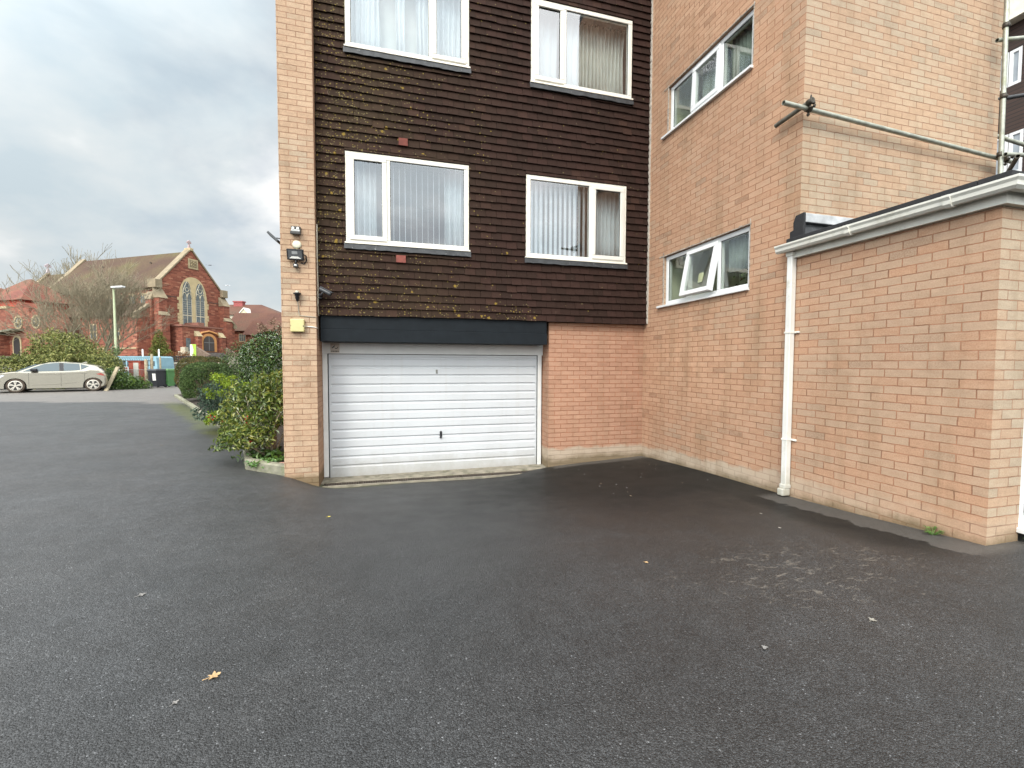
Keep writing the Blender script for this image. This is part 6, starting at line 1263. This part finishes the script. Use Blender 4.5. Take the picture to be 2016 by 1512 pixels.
# clerestory windows and cornice on the near side
for v_ in (1.9, 4.0, 6.2, 8.4, 10.6):
    m = MB(); m.box(.04, .119, v_, v_+1.15, 8.75, 10.35, T=CH); cw = m.build('clerestory_window', MT['dressed'], ch); m = MB(); [m.prism([chp(.02, v_+b_+a_, z_) for a_, z_ in ((0, 8.9), (.26, 8.9), (.26, 9.9), (.13, 10.2), (0, 9.9))], CU*.018) for b_ in (.10, .45, .79)]; m.build('pane', MT['leaded'], cw)
m = MB(); [m.box(.0, .119, .95+i*.4, .95+i*.4+.2, 10.75, 10.95, T=CH) for i in range(50)]; m.build('dentil_course', MT['dressed'], ch)
# aisles either side with lean-to roofs
m = MB(); m.prism([chp(-2.3, .35, Z0), chp(-.001, .35, Z0), chp(-.001, .35, 8.9), chp(-2.3, .35, 7.2)], CV*20); m.prism([chp(WU+.001, .25, Z0), chp(WU+2.15, .25, Z0), chp(WU+2.15, .25, 7.0), chp(WU+.001, .25, 8.9)], CV*20); ai = m.build('aisle', MT['sandstone'], ch)
m = MB(); m.prism([chp(-2.5, .9, 7.1), chp(-.0, .9, 8.95), chp(-.0, .9, 9.1), chp(-2.5, .9, 7.27)], CV*19.6); m.prism([chp(WU+2.3, .8, 6.95), chp(WU, .8, 8.95), chp(WU, .8, 9.1), chp(WU+2.3, .8, 7.1)], CV*19.6); m.build('roof', MT['churchroof'], ai)
m = MB(); m.prism([chp(-2.45, .25, 7.15), chp(-.45, .25, 8.75), chp(-.45, .25, 9.1), chp(-2.45, .25, 7.5)], CV*.7); m.box(-2.55, -2.0, .2, 1.0, 6.9, 7.35, T=CH); m.build('coping', MT['coping'], ai); m = MB(); m.prism([chp(WU+2.3, .15, 6.9), chp(WU+.36, .15, 8.75), chp(WU+.36, .15, 9.1), chp(WU+2.3, .15, 7.25)], CV*.7); m.box(WU+1.9, WU+2.45, .1, 1.0, 6.55, 7.1, T=CH); m.build('coping', MT['coping'], ai)
m = MB(); m.box(-2.36, -2.301, .5, 20, 3.1, 3.25, T=CH); m.build('plinth_band', MT['dressed'], ai)
for v_ in (3.2, 7.4, 11.6):
    m = MB(); m.box(-2.36, -2.301, v_, v_+1.3, 4.3, 6.3, T=CH); aw = m.build('aisle_window', MT['dressed'], ai); m = MB(); [m.box(-2.38, -2.361, v_+a_, v_+a_+.42, b_, b_+.75, T=CH) for a_ in (.15, .73) for b_ in (4.45, 5.4)]; m.build('pane', MT['leaded'], aw)
# porch
m = MB(); m.box(1.3, 7.0, -2.4, -1.301, Z0, 6.1, T=CH); m.box(1.3, 7.0, -1.3, -.005, Z0, 6.1, T=CH); po = m.build('porch', MT['sandstone'], ch)
m = MB(); m.box(1.15, 3.4, -2.5, -.01, 6.101, 6.35, T=CH); m.box(3.4, 4.2, -2.55, -.01, 6.101, 6.75, T=CH); m.box(4.2, 7.15, -2.5, -.01, 6.101, 6.30, T=CH); m.build('parapet', plain('red_coping', (.24, .11, .08), .9, .2), po)
m = MB()
for u0, u1 in ((2.9, 3.5), (6.35, 7.05)):
    m = MB(); m.box(u0, u1, -3.0, -2.401, Z0, 4.9, T=CH); m.build('porch_buttress', MT['sandstone'], po)
    m = MB(); m.prism([chp(u0-.04, -3.1, 4.9), chp(u0-.04, -2.401, 4.9), chp(u0-.04, -2.401, 5.6)], CU*.7); m.build('weathering', MT['dressed'], po)
MT['orange_stone'] = plain('orange_dressed_stone', (.56, .27, .10), .85, .15, 2)
m = MB(); m.prism([chp(u_, -2.47, z_) for u_, z_ in lancet(4.92, 1.15, 2.9, 4.3, 5.35)], CV*.068); m.tube([chp(4.92-1.35, -2.5, 5.1), chp(4.92-1.1, -2.5, 5.42), chp(4.92, -2.5, 5.68), chp(4.92+1.1, -2.5, 5.42), chp(4.92+1.35, -2.5, 5.1)], .13, 6); m.build('door_arch', MT['orange_stone'], po)
m = MB(); m.prism([chp(u_, -2.52, z_) for u_, z_ in lancet(4.88, .78, 2.95, 4.2, 5.02)], CV*.045); do = m.build('church_door', plain('dark_oak', (.060, .050, .046), .7, .2, 8), po); m = MB(); m.box(4.85, 4.91, -2.54, -2.521, 2.95, 5.0, T=CH); m.box(4.12, 5.64, -2.54, -2.521, 4.10, 4.17, T=CH); m.build('iron_strap', plain('grey_iron', (.20, .20, .20), .6), do)
m = MB(); [m.box(3.2, 6.7, -3.1-.35*i, -2.4, 1.8, 2.95-.17*(i+1), T=CH) for i in range(6)]; m.build('steps', MT['greystone'], po)
m = MB(); MT['brownstone'] = plain('brown_stone', (.17, .12, .09), .9, .3, 3)
for u0 in (2.55, 6.95): m = MB(); m.prism([chp(u0, -2.42, 3.75), chp(u0, -2.42, 1.9), chp(u0, -5.2, 1.9), chp(u0, -5.2, 2.45)], CU*.35); m.build('stair_wall', MT['brownstone'], po)
m = MB(); m.box(1.75, 2.35, -2.43, -2.401, 2.3, 4.6, T=CH); m.build('side_window', MT['leaded'], po)
# memorial base, banner, conifer
c = at(312+14, 697, 52)
m = MB(); c = at(363.5, 698, 56); 
for k, (a_, z0_, z1_) in enumerate(((.62, 2.0, 2.35), (.48, 2.35, 2.8), (.30, 2.8, 3.3))): m.box(-a_, a_, -a_, a_, z0_, z1_-.001, T=LT(c), b=.04)
tag(m.build('memorial_base', plain('pale_memorial_stone', (.42, .37, .28), .9, .2)), 'stepped pale stone memorial base in front of the church porch', 'memorial')
c = at(380, 690, 55); t = thing('banner_sign', 'upright lime green and white banner beside the church steps', 'banner', (c.x, c.y, 2.1)); m = MB(); m.box(-.36, .36, 0, .05, c.z-.85, c.z+.75, T=LT(c), b=.02); m.build('panel', plain('lime_banner', (.34, .56, .06), .6, .1), t)
m = MB(); m.prism([LT(c)(Vector((x, -.012, c.z+z))) for x, z in ((-.35, -.7), (-.02, -.55), (.06, .1), (-.1, .72), (-.35, .72))], HF*.011); m.build('white_flash', MT['white'], t)
m = MB(); [m.tube([LT(c)(Vector((x, .03, 1.9))), LT(c)(Vector((x, .03, c.z-.8)))], .04, 6) for x in (-.3, .3)]; m.build('leg', MT['paintedwhite'], t)
b = at(318, 703, 50); b.z = gz(b.x, b.y)
t = thing('conifer', 'slender yellow-green conifer in front of the church wall', 'tree', b)
bl = [((*at(314, 690, 50)[:2], b.z+.6), (1.15, .9, .95)), ((*at(314, 676, 50)[:2], b.z+1.6), (.95, .8, .95)), ((*at(313.5, 662, 50)[:2], b.z+2.5), (.70, .6, .85)), ((*at(312, 650, 50)[:2], b.z+3.3), (.38, .35, .75)), ((*at(327, 690, 50)[:2], b.z+.6), (.95, .8, .8)), ((*at(324, 680, 50)[:2], b.z+1.3), (.75, .7, .7))]
P, Nn = blob_pts(bl, 5200, 101, .45, .35); m = MB(); leaf_cloud(m, P, .20, .35, .2, 102, Nn, .7); m.build('crown', MT['lf_conifer'], t, recalc=False); m = MB(); m.tube([b+Vector((0, 0, -.2)), b+Vector((-.1, 0, 3.2))], [.12, .02], 7); m.build('trunk', MT['twig'], t)
c = at(352, 716, 46); z0_ = gz(c.x, c.y)
shrub('rusty_shrub', 'rusty orange low shrub behind the clipped hedges', 'shrub', Vector((c.x, c.y, z0_)), [((c.x, c.y, 1.7), (1.6, .8, .8))], 1600, .16, MT['lf_rust'], .5, .3, 111, .5, .4, .7, 12, .02)

# ------------------------------------------------------------------ bare trees
def bare_tree(name, label, base, height, spread, nstem, seed, depth=5, r0=.16, mats=None, up=.55, lenf=.36, twig=.011, kids=(3, 4)):
    rnd = random.Random(seed); t = thing(name, label, 'tree', base, 'bare winter trees by the church'); tr = MB(); cr = MB()
    def grow(p, d, l, r_, lev):
        n = 3; pts = [p]; q = p.copy(); dd = d.copy()
        for i in range(n):
            dd = (dd+Vector((rnd.gauss(0, .13), rnd.gauss(0, .13), rnd.gauss(0, .08)+.05))).normalized(); q = q+dd*l/n; pts.append(q.copy())
        e = max(r_*.62, twig); tgt = tr if lev < 2 else cr; tgt.tube(pts, [r_, r_*.87, r_*.75, e], 6 if lev < 2 else (4 if lev < 4 else 3), cap=False)
        if lev >= depth: return
        for k in range(rnd.choice(kids)):
            a = Vector((rnd.gauss(0, 1), rnd.gauss(0, 1), rnd.gauss(0, .6))).normalized(); nd = (dd*1.0+a*rnd.uniform(.45, .85)*spread+Vector((0, 0, up*.35))).normalized(); st = pts[rnd.choice((1, 2, 3, 3))] if k else pts[3]
            grow(st, nd, l*rnd.uniform(.62, .86), max(e*rnd.uniform(.7, .95), twig), lev+1)
    for k in range(nstem):
        a = 2*math.pi*k/nstem+rnd.uniform(-.3, .3); grow(base+Vector((math.cos(a)*.15, math.sin(a)*.15, -.1)), Vector((math.cos(a)*.6*spread, math.sin(a)*.6*spread, 1)).normalized(), height*lenf, r0*rnd.uniform(.7, 1.1), 0)
    bark = plain(name+'_bark', (.25, .23, .15), .9, .25, 6); tr.build('trunk', bark, t); cr.build('crown', plain(name+'_twig', (.25, .215, .145), .9, .2, 3), t, recalc=False)
b = at(180, 700, 38); b.z = gz(b.x, b.y)
bare_tree('bare_tree', 'wide many-stemmed bare tree in front of the church side wall', b, 9.6, 1.0, 8, 5, 5, .12, up=.5, lenf=.33, twig=.011, kids=(3, 4))
b = at(150, 640, 92); b.z = 2
bare_tree('bare_tree', 'bare tree whose upright twigs show above the church roof', b, 22, .55, 4, 8, 5, .32, up=1.0, lenf=.30, twig=.035, kids=(3, 3))

# ------------------------------------------------------------------ low hall at the left of the church
ha = thing('church_hall', 'red brick church hall with round windows and hipped red roofs at the left edge', 'building', chp(-6, 15, 2.1)); HU = -6
m = MB(); m.box(HU, HU+2.6, 13.2, 30, Z0, 8.15, T=CH); m.prism([chp(HU, 9.6, Z0), chp(HU, 13.199, Z0), chp(HU, 13.199, 7.2), chp(HU, 12.4, 8.0), chp(HU, 11.6, 8.0), chp(HU, 9.6, 5.6)], CU*2.6); m.prism([chp(HU-.05, 13.6, 6.9), chp(HU-.05, 17.0, 6.9), chp(HU-.05, 15.3, 8.9)], CU*2.0); m.build('wall', MT['sandstone'], ha)
m = MB(); m.box(HU-.12, HU+2.7, 17.4, 30, 8.151, 8.45, T=CH); m.build('parapet', MT['dressed'], ha)
m = MB()
def hip(u0, u1, v0, v1, zb, zt, k=.35):
    cu, cv_ = (u0+u1)/2, (v0+v1)/2; q = (v1-v0)*k*.5
    A = [chp(u0, v0, zb), chp(u1, v0, zb), chp(u1, v1, zb), chp(u0, v1, zb), chp(cu, cv_-q, zt), chp(cu, cv_+q, zt)]
    m.mesh(A, [(0, 1, 4), (1, 2, 5, 4), (2, 3, 5), (3, 0, 4, 5), (3, 2, 1, 0)])
hip(HU+.4, HU+7, 15.6, 25.2, 9.3, 12.6, .12); hip(HU+.2, HU+4, 20.6, 27, 9.4, 11.3, .25); m.build('roof', MT['redroof'], ha)
m = MB(); m.box(HU+.8, HU+6.6, 16.2, 24.8, 8.4, 9.3, T=CH); m.box(HU+.5, HU+3.6, 20.9, 30, 8.452, 9.4, T=CH); m.build('upper_wall', plain('red_render', s2l((166, 74, 58)), .9, .2), ha)
for v_ in (15.3, 11.9):
    m = MB(); n = 18
    for i in range(n):
        a0, a1 = 2*math.pi*i/n, 2*math.pi*(i+1)/n; m.prism([chp(HU-.09, v_+.85*math.cos(a0), 6.35+.85*math.sin(a0)), chp(HU-.09, v_+.85*math.cos(a1), 6.35+.85*math.sin(a1)), chp(HU-.09, v_+.64*math.cos(a1), 6.35+.64*math.sin(a1)), chp(HU-.09, v_+.64*math.cos(a0), 6.35+.64*math.sin(a0))], CU*.085)
    rw = m.build('round_window', MT['dressed'], ha); m = MB(); m.prism([chp(HU-.02, v_+.66*math.cos(2*math.pi*i/n), 6.35+.66*math.sin(2*math.pi*i/n)) for i in range(n)], CU*.015); m.build('pane', MT['leaded'], rw); m = MB(); [m.tube([chp(HU-.05, v_-.6*math.cos(a_), 6.35-.6*math.sin(a_)), chp(HU-.05, v_+.6*math.cos(a_), 6.35+.6*math.sin(a_))], .05, 4) for a_ in (0, .78, 1.57, 2.36)]; m.build('tracery', MT['dressed'], rw)
m = MB(); m.prism([chp(HU-1.2, 14.4, 5.3), chp(HU-1.2, 19.5, 4.8), chp(HU-1.2, 19.5, 5.0), chp(HU-1.2, 14.4, 5.5)], CU*1.19); m.build('canopy', plain('green_lead', (.17, .18, .13), .8, .2), ha)
m = MB(); m.box(HU-1.1, HU-.001, 17.3, 19.5, Z0, 4.8, T=CH); m.build('porch', MT['sandstone'], ha)
m = MB(); m.prism([chp(HU-.07, v_, z_) for v_, z_ in lancet(15.75, .85, 2.1, 3.9, 4.75)], CU*.06); ar = m.build('door_surround', MT['dressed'], ha); m = MB(); m.prism([chp(HU-.09, v_, z_) for v_, z_ in lancet(15.75, .62, 2.1, 3.8, 4.5)], CU*.018); m.build('doorway', plain('dark_doorway', (.018, .014, .013), .8), ar)

# ------------------------------------------------------------------ brown-roofed hall on the right, gabled house behind it
D = 76; c = at(505, 690, D); c.z = 0; h = thing('parish_hall', 'long low red brick hall with brown tiled roof between church and brick pier', 'building', (c.x, c.y, 2.1)); T = LT(c)
m = MB(); m.box(-5, 6, 0, 6, Z0, 6.95, T=T); m.box(-.9, 1.4, -1.5, -.001, Z0, 6.3, T=T); m.build('wall', MT['sandstone'], h)
m = MB(); m.prism([T(Vector((-5.2, -.5, 6.75))), T(Vector((-5.2, 3, 10.1))), T(Vector((-5.2, 6.5, 6.75)))], HR*11.5)
m.mesh([T(Vector(p)) for p in ((-1.2, -2.0, 6.0), (1.7, -2.0, 6.0), (1.0, -.3, 8.4), (-.4, -.3, 8.4), (-1.6, .3, 6.95), (2.1, .3, 6.95))], [(0, 1, 2, 3), (0, 3, 4), (1, 5, 2)]); m.build('roof', MT['brownroof'], h)
for x0_, x1_, z0_, z1_ in ((-2.9, -1.4, 4.9, 6.3), (-2.9, -1.5, 3.2, 4.2)):
    m = MB(); m.box(x0_, x1_, -.06, -.001, z0_, z1_, T=T); wn = m.build('window', MT['dressed'], h); m = MB(); [m.box(x0_+.12+i*.34, x0_+.12+i*.34+.26, -.08, -.061, z0_+.15, z1_-.12, T=T) for i in range(4 if x1_-x0_ > 1.45 else 3)]; m.build('pane', MT['leaded'], wn)
D = 100; c = at(472, 690, D); c.z = 0; h = thing('gabled_house', 'distant red-roofed house with a white gable and a broad chimney', 'house', (c.x, c.y, 2)); T = LT(c)
m = MB(); m.box(-3.6, 6.5, 0, 6, 1.5, 12.2, T=T); m.build('wall', plain('pale_render', (.55, .50, .40), .9), h)
m = MB(); m.prism([T(Vector((-4, -.4, 12.0))), T(Vector((-4, 3, 14.6))), T(Vector((-4, 6.4, 12.0)))], HR*7.4); m.mesh([T(Vector(p)) for p in ((3.4, -.4, 12.0), (9.5, -.4, 12.0), (3.4, 3, 14.6), (3.4, 6.4, 12), (9.5, 6.4, 12))], [(0, 1, 2), (1, 4, 2), (4, 3, 2)]); rf = m.build('roof', MT['brownroof'], h)
m = MB(); m.box(-2.6, -.6, 2.4, 3.5, 12.8, 15.1, T=T); m.box(-2.75, -.45, 2.3, 3.6, 15.1, 15.35, T=T); m.build('chimney', plain('chimney_brick', s2l((150, 82, 80)), .9, .15), rf)
m = MB(); m.prism([T(Vector((.7, -.8, 12.2))), T(Vector((2.5, -.8, 12.2))), T(Vector((1.6, -.8, 13.25)))], HF*2); m.build('gable', plain('cream_gable', (.66, .60, .44), .8), h)
m = MB(); [m.prism([T(Vector((1.6+s_*1.25, -1.0, 12.1))), T(Vector((1.6+s_*1.05, -1.0, 12.1))), T(Vector((1.6, -1.0, 13.25))), T(Vector((1.6, -1.0, 13.5)))], HF*2.2) for s_ in (-1, 1)]; m.build('bargeboard', MT['white'], h)
# gulls
def gull(p, span, bank, mat, label):
    t = thing('seagull', label, 'bird', p, 'seagulls in the sky'); rgt = HR*math.cos(bank)+Vector((0, 0, math.sin(bank))); fw_ = (HF*.2+HR*.35+Vector((0, 0, .05))).normalized(); upv = Vector((0, 0, 1)); m = MB()
    L_ = [(-1, -.06, .05), (-.6, .10, .09), (-.25, .08, .13), (0, .0, .10), (.25, .08, .13), (.6, .10, .09), (1, -.06, .02)]
    V = []
    for s_, h_, c_ in L_:
        a = Vector(p)+rgt*s_*span/2+upv*h_*span*.35; V += [a+fw_*c_*span*.6, a-fw_*c_*span*.6, a+upv*.012*span]
    for i in range(6):
        for k, l in ((0, 2), (2, 1), (1, 0)): m.face([V[3*i+k], V[3*i+l], V[3*i+3+l], V[3*i+3+k]], True)
    m.build('wing', mat, t); m = MB(); m.tube([Vector(p)-fw_*span*.20, Vector(p)-fw_*span*.08, Vector(p)+fw_*span*.08, Vector(p)+fw_*span*.17, Vector(p)+fw_*span*.21], [.004*span, .05*span, .055*span, .035*span, .004*span], 8); m.build('body', MT['white'] if False else mat, t)
gull(at(413, 522, 60), 1.15, -.06, plain('dark_gull', (.16, .16, .18), .8), 'dark gliding seagull against the cloud right of the church gable'); gull(at(447, 562, 75), 1.2, -.03, plain('pale_gull', (.62, .62, .64), .8), 'faint pale seagull lower and farther right in the sky')
